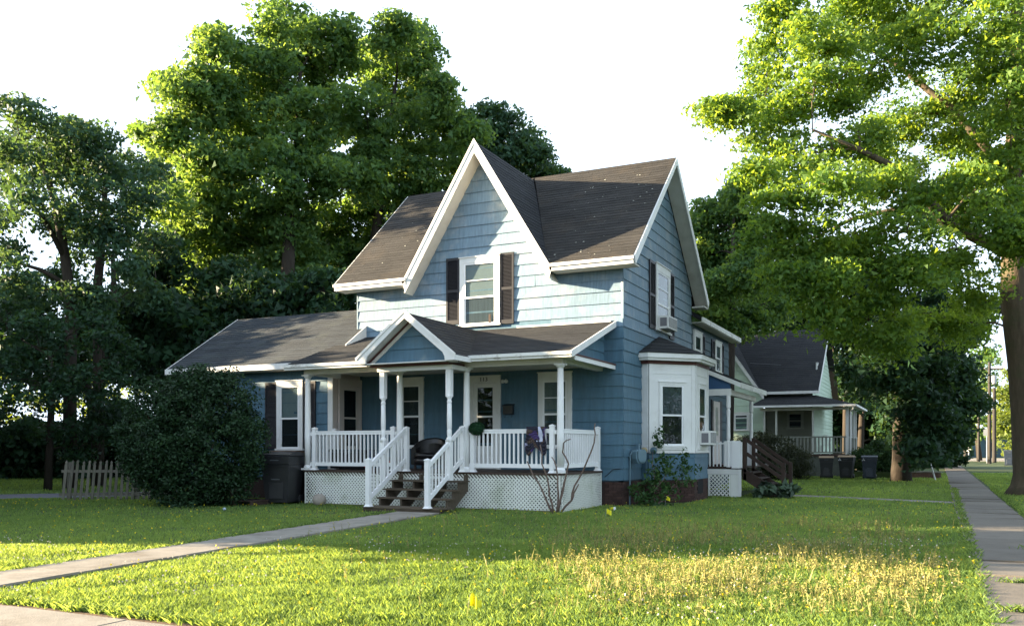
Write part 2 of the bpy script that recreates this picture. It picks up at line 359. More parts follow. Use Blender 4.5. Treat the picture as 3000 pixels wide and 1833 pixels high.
def shutter(parent, O, u, n, wd, ht):
    F = Fr(O, u, n); r = 0.05; c0, c1 = 0.024, 0.058
    mb = MB()
    for a, b in ((0, r), (wd - r, wd)): F.box(mb, a, b, 0, ht, c0, c1)
    for a, b in ((0, 0.11), (ht * .48, ht * .48 + .07), (ht - .07, ht)): F.box(mb, r, wd - r, a, b, c0, c1)
    s = mb.build('shutter', SHUT, parent); l = MB()
    F.box(l, r, wd - r, 0.11, ht - 0.07, c0 - .004, c0 + .004)
    b = 0.115
    while b < ht - 0.09:
        if not ht * .48 - .01 < b < ht * .48 + .07:
            l.hexa([F(r, b, c1 - .004), F(wd - r, b, c1 - .004), F(wd - r, b, c1 - .012), F(r, b, c1 - .012),
                    F(r, b + .03, c0 + .006), F(wd - r, b + .03, c0 + .006), F(wd - r, b + .03, c0), F(r, b + .03, c0)])
        b += 0.036
    l.build('louvres', SHUT, s, kind='stuff'); return s
# ------------------------------------------------------------------ the ground and what is paved
def rect(name, pts, z0, z1, m, kind='structure', parent=None):
    return MB().prism([(x, y, z0) for x, y in pts], (0, 0, z1 - z0)).build(name, m, parent, kind=kind)
LAWN = mat('lawn_ground', (0.050, 0.075, 0.020), 0.95, 0.35, 1.2, bump=0.4, bscale=30, dirt=(0.085, 0.085, 0.035), dirt_amt=0.6, dirt_scale=0.6)
g = MB().face([(-900, -900, 0), (900, -900, 0), (900, 900, 0), (-900, 900, 0)]).build('ground', LAWN, kind='structure')

# side pavement along the street on the right: slabs, some tilted a little
pv = bpy.data.objects.new('pavement', None); COL.objects.link(pv); pv['kind'] = 'structure'
y = -22.0
while y < 86:
    ln = 1.52; t0, t1 = R.uniform(-.012, .014), R.uniform(-.012, .014)
    xo = 0.0 + 0.004 * max(y, 0)
    if y > 40: ln = 3.0
    x0, x1 = 7.42 + xo, 8.62 + xo; ya, yb = y + .012, y + ln - .012
    MB().hexa([(x0, ya, -.08), (x1, ya, -.08), (x1, yb, -.08), (x0, yb, -.08), (x0, ya, .03 + t0), (x1, ya, .03 + t1), (x1, yb, .03 - t1), (x0, yb, .03 - t0)]).build('slab', PAVE, pv)
    y += ln
# front pavement, only its corner shows
pf = bpy.data.objects.new('front_pavement', None); COL.objects.link(pf); pf['kind'] = 'structure'
x = -14.0
while x < 7.2:
    MB().box(x + .008, x + 1.5 - .008, -17.3, -15.82, -.08, .035 + R.uniform(-.004, .004)).build('slab', CONC, pf); x += 1.5
rect('soil_strip', [(-14, -15.83), (7.2, -15.83), (7.2, -15.5), (4, -15.6), (1.2, -15.52), (-.6, -15.5), (-3, -15.55), (-14, -15.5)], -.05, .012, SOIL)
rect('road', [(-60, -40), (60, -40), (60, -20.2), (-60, -20.2)], -.12, .006, ASPH)
rect('side_road', [(15.5, -19), (23, -19), (24.5, 118), (16, 118)], -.1, .006, ASPH)
# front walk from the pavement to the steps
wk = bpy.data.objects.new('path', None); COL.objects.link(wk); wk['kind'] = 'structure'
ys = [-4.3, -5.6, -7.0, -8.4, -9.8, -11.2, -12.6, -14.0, -15.5]
wl = lambda y_: -3.84 + (-4.3 - y_) * 0.112; wr = lambda y_: -2.76 + (-4.3 - y_) * 0.094
for ya, yb in zip(ys, ys[1:]):
    MB().hexa([(wl(yb), yb + .011, -.06), (wr(yb), yb + .011, -.06), (wr(ya), ya - .011, -.06), (wl(ya), ya - .011, -.06),
               (wl(yb), yb + .011, .03), (wr(yb), yb + .011, .028), (wr(ya), ya - .011, .033), (wl(ya), ya - .011, .031)]).build('slab', CONC, wk)
rect('side_path', [(2.9, 6.4), (7.5, 4.55), (7.5, 5.35), (3.2, 7.2)], -.05, .014, CONC)
rect('driveway', [(-24, -13.5), (-16.7, -4.9), (-13.2, -.6), (-14.6, 1.9), (-18.6, -2.6), (-25.5, -11.5)], -.05, .012, GRAVEL)
rect('verge_road', [(9.0, 86), (15.9, 86), (15.9, 118), (-40, 118), (-40, 92), (9.0, 92)], -.05, .010, CONC)

# ------------------------------------------------------------------ the blue house
H = thing('house', 'blue two-storey gabled clapboard house with white front porch and black shutters', 'house')
W_ = 7.97; D_ = 6.78
CH = 0.2952; S0 = 0.635
EZ = 6.10; OV = 0.51; RX = 0.437; RY = 3.39; RZ = 9.6; SL = (RZ - EZ) / (RY + OV)
GX = -3.92; GH = 2.19; GZ = 9.5; GE = 5.95; GS = (GZ - GE) / GH
# foundation of painted brick: a mortar core with bricks in courses
def brick_wall(parent, O, u, n, ln, z0, z1, hole=None):
    F = Fr(O, u, n); mb = MB(); z = z0; row = 0
    while z < z1 - .02:
        a = -0.11 * (row % 2)
        while a < ln:
            p, q = max(a, 0), min(a + .205, ln)
            if q - p > .03 and not (hole and hole[0] < (p + q) / 2 < hole[1] and hole[2] < z + .03 < hole[3]):
                F.box(mb, p, q, z, min(z + .062, z1), 0, .018 * R.uniform(.7, 1.15)); mb.t[-6:] = [R.random()] * 6
            a += .215
        z += .073; row += 1
    return mb.build('brickwork', FOUND, parent, kind='stuff')
boxo('foundation', MORT, H, -W_ + .03, -.03, .03, D_ - .03, -.15, S0 + .02)
fw = boxo('foundation', MORT, H, -13.2, -W_, -1.26, 3.7, -.15, S0 + .02)
brick_wall(H, (-.48, .03, 0), (1, 0, 0), (0, -1, 0), .45, -.05, S0)
brick_wall(H, (-.03, .03, 0), (0, 1, 0), (1, 0, 0), D_ - .06, -.05, S0)
# walls (sheathing)
def gable_poly():
    zz = 6.42; dx = (GZ - .26 - zz) / GS
    return [(-W_, .6), (0, .6), (0, zz), (GX + dx, zz), (GX, GZ - .26), (GX - dx, zz), (-W_, zz)]
MB().prism([(x, 0, z) for x, z in gable_poly()], (0, .12, 0)).build('wall', CORE, H)
side = [(0, .6), (D_, .6), (D_, 6.42), (RY, RZ - .2), (0, 6.42)]
MB().prism([(0, y, z) for y, z in side], (-.12, 0, 0)).build('wall', CORE, H)
MB().prism([(-W_, y, z) for y, z in side], (.12, 0, 0)).build('wall', CORE, H)
boxo('wall', CORE, H, -W_ + .12, -.12, D_ - .12, D_, .6, 6.3)
# front siding: fresh paint low down, faded above the porch roof
gxl = lambda z: -W_ if z < 6.36 else GX - (GZ - .24 - z) / GS
gxr = lambda z: 0.0 if z < 6.36 else GX + (GZ - .24 - z) / GS
fade_f = lambda z, a, b: z > 4.75 or (z > 4.45 and R.random() < .5)
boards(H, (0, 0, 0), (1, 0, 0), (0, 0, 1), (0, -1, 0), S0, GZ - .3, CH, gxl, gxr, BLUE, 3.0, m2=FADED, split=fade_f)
# right side siding
k_ = (RZ - .2 - 6.36) / RY
syl = lambda z: 0.0 if z < 6.36 else (z - 6.36) / k_
syr = lambda z: D_ if z < 6.36 else D_ - (z - 6.36) / k_
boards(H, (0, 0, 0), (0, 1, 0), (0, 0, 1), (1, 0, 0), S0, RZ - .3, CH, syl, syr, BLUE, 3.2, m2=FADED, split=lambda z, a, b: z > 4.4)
# corner strips
boxo('corner_trim', FADED, H, -.006, .028, -.028, -.002, 4.66, 5.62)
MB().box(-.03, -.004, -.032, -.026, 4.68, 5.58).build('corner_trim', WHITE, H)
boxo('corner_trim', FADED, H, -W_ - .025, -W_ + .01, -.028, .05, 4.3, 5.98)
boxo('flashing', WHITE, H, -2.9, -.3, -.055, -.018, 4.59, 4.635)

# main roof
VL, VR = GX - (GZ - EZ) / GS, GX + (GZ - EZ) / GS
roof_plane(H, (VR, -OV, EZ), (RX, -OV, EZ), (RX, RY, RZ), (GX, RY, RZ), ROOF, soffit=None)
roof_plane(H, (-W_ - RX, -OV, EZ), (VL, -OV, EZ), (GX, RY, RZ), (-W_ - RX, RY, RZ), ROOF, soffit=None)
roof_plane(H, (RX, D_ + OV, EZ), (-W_ - RX, D_ + OV, EZ), (-W_ - RX, RY, RZ), (RX, RY, RZ), ROOF, soffit=None)
# front gable roof
roof_plane(H, (GX + GH, -OV + .004, GE), (GX + GH, -OV + .06, GE), (GX, RY - .1, GZ), (GX, -OV + .004, GZ), ROOF2, thick=.12)
roof_plane(H, (GX - GH, -OV + .06, GE), (GX - GH, -OV + .004, GE), (GX, -OV + .004, GZ), (GX, RY - .1, GZ), ROOF2, thick=.12)
for sx in (-1, 1):
    # rake soffit and rake board of the front gable
    lo, hi = V((GX + sx * GH, 0, GE)), V((GX, 0, GZ)); dn = V((0, 0, -.245))
    p = [lo + dn + V((0, -OV + .03, 0)), hi + dn + V((0, -OV + .03, 0)), hi + dn, lo + dn]
    MB().prism(p, (0, 0, -.03)).build('soffit', SOFF, H)
    q = [lo + V((sx * .02, -OV - .012, .0)), hi + V((0, -OV - .012, .03)), hi + V((0, -OV - .012, -.30)), lo + V((-sx * .06, -OV - .012, -.27))]
    MB().prism(q, (0, .035, 0)).build('rake_board', PEEL if sx < 0 else WHITE, H)
    q = [lo + V((sx * .035, -OV - .03, .02)), hi + V((0, -OV - .03, .07)), hi + V((0, -OV - .03, -.05)), lo + V((-sx * .0, -OV - .03, -.06))]
    MB().prism(q, (0, .018, 0)).build('rake_moulding', WHITE, H)
# eaves left and right of the gable: fascia, gutter lip, soffit
for x0, x1 in ((-W_ - RX, VL - .02), (VR + .06, RX)):
    boxo('fascia', WHITE, H, x0, x1, -OV - .03, -OV - .002, EZ - .20, EZ - .015)
    boxo('gutter', WHITE, H, x0 - .02, x1 + .02, -OV - .075, -OV - .032, EZ - .10, EZ - .02)
    boxo('soffit', SOFF, H, x0, x1, -OV, -.026, EZ - .20, EZ - .17)
    boxo('frieze', BLUE, H, max(x0, -W_), min(x1, 0), -.05, -.026, EZ - .20, EZ - .172)
# rakes of the right and left gable ends
for X, sx in ((RX, 1), (-W_ - RX, -1)):
    for ya, sg in ((-OV, 1), (D_ + OV, -1)):
        lo, hi = V((X, ya, EZ)), V((X, RY, RZ))
        MB().prism([lo + V((0, 0, .0)), hi + V((0, 0, .0)), hi + V((0, 0, -.2)), lo + V((0, sg * .1, -.2))], (sx * .03, 0, 0)).build('rake_board', WHITE, H)
        wl_ = lo.copy(); wl_.x = hi_x = 0.03 if sx > 0 else -W_ - .03
        a, b = V((X, ya, EZ - .135)), V((X, RY, RZ - .135)); c, d = V((hi_x, RY, RZ - .135)), V((hi_x, ya, EZ - .135))
        MB().prism([a, b, c, d], (0, 0, -.025)).build('soffit', SOFF, H)
boxo('eave_return', SOFF, H, .03, RX, D_ + .0, D_ + OV, EZ - .22, EZ - .17)

# upper front window with shutters
window(H, (-4.60, 0, 4.70), (1, 0, 0), (0, -1, 0), 1.21, 1.86, .13, .15, 'blind', 'curtain', .44, xmid='upper')
boxo('window_stick', DECK, H, -3.72, -3.66, -.07, -.055, 4.78, 5.0)
shutter(H, (-5.03, 0, 4.80), (1, 0, 0), (0, -1, 0), .41, 1.80)
shutter(H, (-3.39, 0, 4.72), (1, 0, 0), (0, -1, 0), .40, 1.88)
# upper side window
window(H, (0, 2.70, 4.70), (0, 1, 0), (1, 0, 0), 1.42, 1.86, .15, .2, 'pattern', 'pattern', .44, xmid='upper')
shutter(H, (0, 2.13, 4.70), (0, 1, 0), (1, 0, 0), .55, 1.85)
shutter(H, (0, 4.14, 4.62), (0, 1, 0), (1, 0, 0), .48, 1.93)

# pale droppings and leaf litter on the front slopes
mb = MB(); nR = V((0, -SL, 1)).normalized()
for i in range(56):
    x = R.uniform(-1.9, .2) if i < 44 else R.uniform(-8.2, -5.6); q = R.uniform(.1, 3.3) if i < 44 else R.uniform(.0, 3.0)
    if x < GX + (GZ - EZ - (q + OV) * SL) / GS + .25 and i < 44: x = R.uniform(-.4, .2)
    if i >= 44 and x > VL - .3 + q * .5: continue
    c0 = V((x, q - OV, EZ + q * SL)) + nR * .018; r_ = R.uniform(.010, .026); u_ = V((1, 0, 0)); v_ = nR.cross(u_)
    mb.face([c0 + u_ * r_ * 1.3, c0 + v_ * r_, c0 - u_ * r_, c0 - v_ * r_ * .8 + nR * .006])
mb.build('roof_litter', mat('pale_litter', (.5, .5, .42), .8, .2), H, kind='stuff')
# ------------- bay on the right side
BP = [(0, 1.56), (.20, 1.50), (1.17, 2.47), (1.17, 3.95), (.20, 4.92), (0, 4.92)]
MB().prism([(x, y, -.1) for x, y in BP], (0, 0, .72)).build('foundation', MORT, H)
MB().prism([(x * .98, 1.5 + (y - 1.5) * .99 + .015, .6) for x, y in BP], (0, 0, 3.3)).build('bay_wall', CORE, H)
bayf = []
for (xa, ya), (xb, yb) in zip(BP[:-1], BP[1:]):
    u = V((xb - xa, yb - ya, 0)); ln = u.length; u.normalize(); n = V((u.y, -u.x, 0)); bayf.append((V((xa, ya, 0)), u, n, ln))
for i, (O, u, n, ln) in enumerate(bayf):
    brick_wall(H, O + n * .002, u, n, ln, -.05, S0 - .02, hole=(.35, .95, .2, .62) if i == 2 else None)
    boards(H, O + n * .006, u, (0, 0, 1), n, .60, 1.30, CH, lambda z: 0, lambda z, l_=ln: l_, BLUE, 3.0)
    F = Fr(O + n * .008, u, n); mb = MB()
    if i in (1, 2, 3):   # faces with a window
        a = .33 if i != 2 else .36; a1 = ln - .33 if i != 2 else ln - .36
        for p, q in ((0, a), (a1, ln)): F.box(mb, p, q, 1.32, 3.66, 0, .03)
        F.box(mb, a, a1, 1.32, 1.50, 0, .03); F.box(mb, a, a1, 3.10, 3.66, 0, .03)
        mb.build('bay_panel', WHITE, H)
        w2 = window(H, F(a - .04, 1.46, -.012), u, n, a1 - a + .08, 1.72, .06, .07, 'pattern' if i == 1 else 'curtain', 'screen', .5, c0=.018)
        b2 = MB()
        for p, q in ((0, .10), (ln - .10, ln)): F.box(b2, p, q, 1.36, 3.66, .03, .045)
        F.box(b2, 0, ln, 1.31, 1.37, .0, .06); F.box(b2, .10, ln - .10, 3.40, 3.44, .03, .04); F.box(b2, a - .12, a1 + .12, 1.40, 1.46, .03, .075)
        b2.build('bay_trim', WHITE, H)
    else:
        F.box(mb, 0, ln, 1.32, 3.66, 0, .03); mb.build('bay_panel', WHITE, H)
F = Fr(*bayf[2][:3]); F.box(MB(), .35, .95, .2, .62, .0, .02).build('foundation_vent', VOID, H)
def bay_ring(off):
    P_ = []
    for i, (x, y) in enumerate(BP[1:5]):
        n1 = bayf[i][2]; n2 = bayf[i + 1][2]; b = (n1 + n2); b = b / (1 + n1.dot(n2)); P_.append((x + b.x * off, y + b.y * off))
    return [(0, P_[0][1] + .02)] + P_ + [(0, P_[-1][1])]
for nm, off, z0, z1, mm in (('bay_frieze', .07, 3.66, 3.745, MAROON), ('bay_cornice', .20, 3.745, 3.81, WHITE), ('bay_fascia', .25, 3.81, 3.93, WHITE)):
    MB().prism([(x, y, z0) for x, y in bay_ring(off)], (0, 0, z1 - z0)).build(nm, mm, H)
rg = bay_ring(.27); ap = V((0.02, 3.1, 4.56)); ap2 = V((.02, 3.4, 4.56)); mb = MB()
rp = [V((x, y, 3.935)) for x, y in rg]
for i in range(5):
    a, b = rp[i], rp[i + 1]
    N = 5
    for k in range(N):
        f0, f1 = k / N, (k + 1) / N; A = ap if i < 3 else ap2; B = ap if i < 2 else ap2
        p0, p1, p2, p3 = a.lerp(A, f0), b.lerp(B, f0), b.lerp(B, f1), a.lerp(A, f1); up = V((0, 0, .016))
        mb.hexa([p0 + up, p1 + up, p1, p0, p3 + up * .3, p2 + up * .3, p2, p3], R.random())
MB().prism(rp, (0, 0, .006)).build('bay_roof', ROOF2, H)
mb.build('bay_roof', ROOF2, H)

# ------------- left wing
WX0, WX1, WY0, WY1 = -13.25, -7.9, -1.3, 3.8
boxo('wall', CORE, H, WX0, WX1, WY0, WY0 + .12, .6, 3.8); boxo('wall', CORE, H, WX1 - .12, WX1, WY0 + .12, -.002, .6, 4.2)
boxo('wall', CORE, H, WX0, WX0 + .12, WY0 + .12, WY1, .6, 3.8); boxo('wall', CORE, H, WX0 + .12, -W_, WY1 - .12, WY1, .6, 3.8)
boards(H, (0, WY0, 0), (1, 0, 0), (0, 0, 1), (0, -1, 0), S0, 3.62, CH, lambda z: WX0, lambda z: WX1, BLUE, 1.9)
MB().prism([(WX0, WY0, 3.7), (WX0, WY1, 3.7), (WX0, 1.25, 5.4)], (.1, 0, 0)).build('wall', CORE, H)
boards(H, (WX0, 0, 0), (0, -1, 0), (0, 0, 1), (-1, 0, 0), S0, 5.4, CH, lambda z: -3.8 if z < 3.75 else -1.25 - (5.5 - z) / .627, lambda z: 1.3 if z < 3.75 else -1.25 + (5.5 - z) / .627, BLUE, 2.4)
roof_plane(H, (-13.63, -1.75, 3.76), (-7.70, -1.75, 3.76), (-7.70, 1.25, 5.64), (-13.63, 1.25, 5.64), ROOF3)
roof_plane(H, (-7.70, 4.25, 3.76), (-13.63, 4.25, 3.76), (-13.63, 1.25, 5.64), (-7.70, 1.25, 5.64), ROOF3)
boxo('fascia', WHITE, H, -13.65, -8.0, -1.79, -1.752, 3.62, 3.775)
boxo('soffit', SOFF, H, -13.6, -8.0, -1.75, -1.33, 3.60, 3.625)
MB().prism([(-7.69, -1.0, 4.12), (-7.69, -.02, 4.44), (-7.69, -.02, 4.93), (-7.69, -1.0, 4.30)], (.025, 0, 0)).build('rake_board', WHITE, H)
MB().prism([(-13.65, -1.75, 3.60), (-13.65, 1.25, 5.5), (-13.65, 1.25, 5.66), (-13.65, -1.75, 3.78)], (.02, 0, 0)).build('rake_board', WHITE, H)
window(H, (-9.79, WY0, 1.38), (1, 0, 0), (0, -1, 0), .92, 1.94, .13, .14, 'blind', 'screen', .48)
shutter(H, (-10.22, WY0, 1.42), (1, 0, 0), (0, -1, 0), .42, 1.88); shutter(H, (-8.86, WY0, 1.42), (1, 0, 0), (0, -1, 0), .42, 1.88)
# wing end wall on the porch with its door
boxo('corner_trim', WHITE, H, -8.03, -7.87, WY0 - .035, WY0 + .0, S0, 3.5)
boxo('wall_panel', DOORP, H, -7.9, -7.88, WY0, -.03, .88, 3.5)
def door(parent, O, u, n, wd, ht, tm, dm, panes=1, num=False):
    F = Fr(O, u, n); cs = .115; mb = MB()
    F.box(mb, 0, cs, 0, ht - .20, .02, .075); F.box(mb, wd - cs, wd, 0, ht - .20, .02, .075); F.box(mb, 0, wd, ht - .20, ht, .02, .08)
    d = mb.build('door', tm, parent)
    a0, a1 = cs + .005, wd - cs - .005; h = ht - .205; st = .115; m2 = MB()
    g0, g1, g2, g3 = .62, h * .60, h * .60 + .05, h - .12
    F.box(m2, a0, a0 + st, .01, h, .024, .055); F.box(m2, a1 - st, a1, .01, h, .024, .055)
    for p, q in ((.01, g0), (g1, g2), (g3, h)): F.box(m2, a0 + st, a1 - st, p, q, .024, .055)
    m2.build('door_leaf', dm, d); F.box(MB(), a0 + st, a1 - st, g0, g3, .022, .026).build('interior', VOID, d)
    for p, q in ((g0, g1), (g2, g3)): F.box(MB(), a0 + st, a1 - st, p, q, .036, .040).build('pane', GLASS, d)
    c = F(a1 - .05, 1.0, .08); MB().lathe(c.x, c.y, [(.02, c.z - .03), (.03, c.z), (.02, c.z + .03)], 8).build('handle', METAL, d)
    return d
door(H, (-7.88, -1.10, .88), (0, 1, 0), (1, 0, 0), 1.05, 2.50, DOORP, DOORP)

# ------------- front porch
PX0, PX1, PY = -7.76, -.52, -2.72; DZ = .88
boxo('porch_floor', DECK, H, PX0, PX1, PY, -.03, DZ - .045, DZ)
boxo('porch_skirt', DECK, H, PX0 + .03, PX1 - .03, PY + .03, PY + .06, DZ - .13, DZ - .046)
boxo('porch_skirt', DECK, H, PX1 - .06, PX1 - .03, PY + .06, -.03, DZ - .13, DZ - .046)
boxo('underporch_dark_panel', VOID, H, PX0 + .3, PX1 - .3, -1.4, -1.3, 0, DZ - .06)  # upright black panel standing in for the shade under the porch
def lattice(parent, O, u, n, ln, z0, z1, pitch=.092, sw=.036):
    "two layers of diagonal strips, cut to the panel, with a batten at the ends"
    F = Fr(O, u, n); mb = MB(); h = z1 - z0; hw = sw * .7071
    for lay, sg in ((0, 1), (1, -1)):
        c = .006 + lay * .009; x = -h
        while x < ln + h:
            # strip: centre line from (x, 0) going up at 45 degrees in direction sg
            lo, hi = 0.0, h
            X0, X1 = (x, x + h) if sg > 0 else (x + h, x)
            if sg > 0: lo, hi = max(0, -x), min(h, ln - x)
            else: lo, hi = max(0, x + h - ln), min(h, x + h)
            if hi - lo > .01:
                f = (lambda t: x + t) if sg > 0 else (lambda t: x + h - t)
                cl = lambda a: min(max(a, 0), ln)
                p = [F(cl(f(lo) - hw), z0 + lo, c + .006), F(cl(f(lo) + hw), z0 + lo, c + .006), F(cl(f(lo) + hw), z0 + lo, c), F(cl(f(lo) - hw), z0 + lo, c),
                     F(cl(f(hi) - hw), z0 + hi, c + .006), F(cl(f(hi) + hw), z0 + hi, c + .006), F(cl(f(hi) + hw), z0 + hi, c), F(cl(f(hi) - hw), z0 + hi, c)]
                mb.hexa(p)
            x += pitch
    o = mb.build('lattice_panel', LATT, parent, kind='stuff')
    fb = MB(); F.box(fb, 0, .045, z0, z1, .022, .032); F.box(fb, ln - .045, ln, z0, z1, .022, .032); fb.build('batten', LATT, parent)
    return o
lattice(H, (PX0 + .04, PY + .05, 0), (1, 0, 0), (0, -1, 0), PX1 - PX0 - .08, .02, DZ - .05)
lattice(H, (PX1 - .05, PY + .04, 0), (0, 1, 0), (1, 0, 0), 2.62, .0, DZ - .05, pitch=.085)
boxo('porch_soil', SOIL, H, PX0 + .1, PX1 - .1, PY + .1, -.06, -.02, .02)
boxo('porch_skirt', DECK, H, PX0 + .04, PX0 + .08, PY + .1, -1.32, 0, DZ - .05)
boxo('sill_board', TREAD, H, PX0 + .05, PX1 - .05, PY + .02, PY + .07, -.06, .03)
# roof over the porch
roof_plane(H, (-8.10, -3.0, 3.57), (-.19, -3.0, 3.57), (-.19, -.0, 4.605), (-8.10, -.0, 4.605), ROOF2, thick=.07)
boxo('fascia', WHITE, H, -8.12, -5.15, -3.035, -3.002, 3.44, 3.56); boxo('fascia', PEEL, H, -2.85, -.17, -3.035, -3.002, 3.44, 3.56)
boxo('gutter', PEEL, H, -8.14, -5.2, -3.075, -3.037, 3.50, 3.575); boxo('gutter', PEEL, H, -2.8, -.15, -3.075, -3.037, 3.50, 3.575)
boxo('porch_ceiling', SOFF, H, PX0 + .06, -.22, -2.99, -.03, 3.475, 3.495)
MB().prism([(-.19, -3.0, 3.44), (-.19, -.03, 4.46), (-.19, -.03, 4.61), (-.19, -3.02, 3.585)], (.03, 0, 0)).build('rake_board', WHITE, H)
BZ0, BZ1 = 3.34, 3.475
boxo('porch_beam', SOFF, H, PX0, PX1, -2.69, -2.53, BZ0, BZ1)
boxo('porch_beam', WHITE, H, PX1 - .16, PX1, -2.52, -.03, BZ0 + .03, BZ1)
boxo('porch_beam', WHITE, H, PX0, PX0 + .15, -2.52, WY0, BZ0, BZ1)
boxo('beam_moulding', MAROON, H, PX0 - .03, PX1 + .03, -2.74, -2.50, BZ1 + .001, BZ1 + .026)
boxo('return_ledge', WHITE, H, PX1 - .02, -.21, -2.72, -.03, BZ1 - .02, BZ1 + .0)
boxo('return_fascia', WHITE, H, -.21, -.185, -2.76, -.03, 3.40, 3.50); boxo('return_moulding', MAROON, H, -.21, -.165, -2.78, -.03, 3.505, 3.535)
# blue triangle between the ledge and the roof on the right
boards(H, (PX1 + .02, 0, 0), (0, 1, 0), (0, 0, 1), (1, 0, 0), 3.53, 4.5, CH, lambda z: min(-.1, -2.55 + (z - 3.53) / .345), lambda z: -.03, BLUE, 3.0)
MB().prism([(PX1 - .06, -2.6, 3.50), (PX1 - .06, -.03, 3.50), (PX1 - .06, -.03, 4.46)], (.06, 0, 0)).build('wall', CORE, H)
def column(x, y, z0, z1, r=.085):
    h = z1 - z0
    mb = MB().lathe(x, y, [(r * .96, z0 + .12), (r * .97, z0 + h * .35), (r * .80, z1 - .16), (r * .80, z1 - .10)], 18)
    c = mb.build('column', VINYL, H, smooth=True)
    MB().lathe(x, y, [(r * 1.25, z0 + .045), (r * 1.3, z0 + .08), (r * 1.05, z0 + .12)], 18).build('column_base', VINYL, c, smooth=True)
    MB().box(x - r * 1.45, x + r * 1.45, y - r * 1.45, y + r * 1.45, z0, z0 + .045).build('plinth', VINYL, c)
    MB().lathe(x, y, [(r * .82, z1 - .10), (r * 1.2, z1 - .05), (r * 1.28, z1 - .035)], 18).build('capital', VINYL, c, smooth=True)
    MB().box(x - r * 1.35, x + r * 1.35, y - r * 1.35, y + r * 1.35, z1 - .035, z1).build('abacus', VINYL, c)
for x in (-7.69, -4.87, -3.0, -.60): column(x, -2.61, DZ, BZ0)

def newel(x, y, z0, z1, par, w_=.105):
    h = w_ / 2; mb = MB().box(x - h, x + h, y - h, y + h, z0 + .03, z1 - .03)
    mb.prism([(x - h, y - h, z1 - .03), (x + h, y - h, z1 - .03), (x + h, y + h, z1 - .03), (x - h, y + h, z1 - .03)], (0, 0, .002))
    e = h + .012; p = [(x - e, y - e), (x + e, y - e), (x + e, y + e), (x - e, y + e)]
    mb.hexa([(*q, z1 - .028) for q in p] + [(x + (q[0] - x) * .9, y + (q[1] - y) * .9, z1 - .008) for q in p])
    mb.hexa([(x + (q[0] - x) * .9, y + (q[1] - y) * .9, z1 - .008) for q in p] + [(x + (q[0] - x) * .05, y + (q[1] - y) * .05, z1 + .02) for q in p])
    e = h + .03; mb.hexa([(x - e, y - e, z0), (x + e, y - e, z0), (x + e, y + e, z0), (x - e, y + e, z0), (x - h, y - h, z0 + .05), (x + h, y - h, z0 + .05), (x + h, y + h, z0 + .05), (x - h, y + h, z0 + .05)])
    return mb.build('newel_post', VINYL, par)
def railing(a, b, z0, z1, gap=.115, bal=.036):
    "level railing between two points: top rail, bottom rail, balusters"
    a, b = V((*a, 0)), V((*b, 0)); d = b - a; ln = d.length; d.normalize()
    tr = MB().bar(a + V((0, 0, z1 - .045)), b + V((0, 0, z1 - .045)), .055, .075)
    tr.bar(a + V((0, 0, z1)), b + V((0, 0, z1)), .075, .03); rl = tr.build('railing', VINYL, H)
    MB().bar(a + V((0, 0, z0 + .05)), b + V((0, 0, z0 + .05)), .05, .095).build('bottom_rail', VINYL, rl)
    N = max(1, int(round(ln / gap)) - 1); me = MB().box(-bal / 2, bal / 2, -bal / 2, bal / 2, z0 + .0975, z1 - .083).mesh('baluster', VINYL)
    for i in range(N):
        p = a + d * (ln * (i + 1) / (N + 1)); o = bpy.data.objects.new('baluster', me); COL.objects.link(o); o.parent = rl
        o.location = (p.x, p.y, 0); o.rotation_euler = (0, 0, math.atan2(d.y, d.x))
    return rl
RT = 1.865; RB = .985
for x in (-7.47, -5.06, -2.83, -.80): newel(x, -2.61, DZ, 1.965, H)
newel(-.585, -.22, DZ, 1.965, H); newel(-7.70, -1.45, DZ, 1.955, H)
railing((-7.417, -2.61), (-5.113, -2.61), RB, RT); railing((-2.777, -2.61), (-.853, -2.61), RB, RT)
railing((-.585, -2.50), (-.585, -.275), RB, RT); railing((-7.70, -2.50), (-7.70, -1.505), RB, RT)
for x0, x1 in ((-7.60, -7.525), (-.745, -.69), (-5.005, -4.955), (-2.92, -2.885)):
    r_ = MB(); r_.box(x0, x1, -2.635, -2.585, 1.76, 1.85).box(x0, x1, -2.635, -2.585, .98, 1.08); r_.build('rail_bracket', VINYL, H)
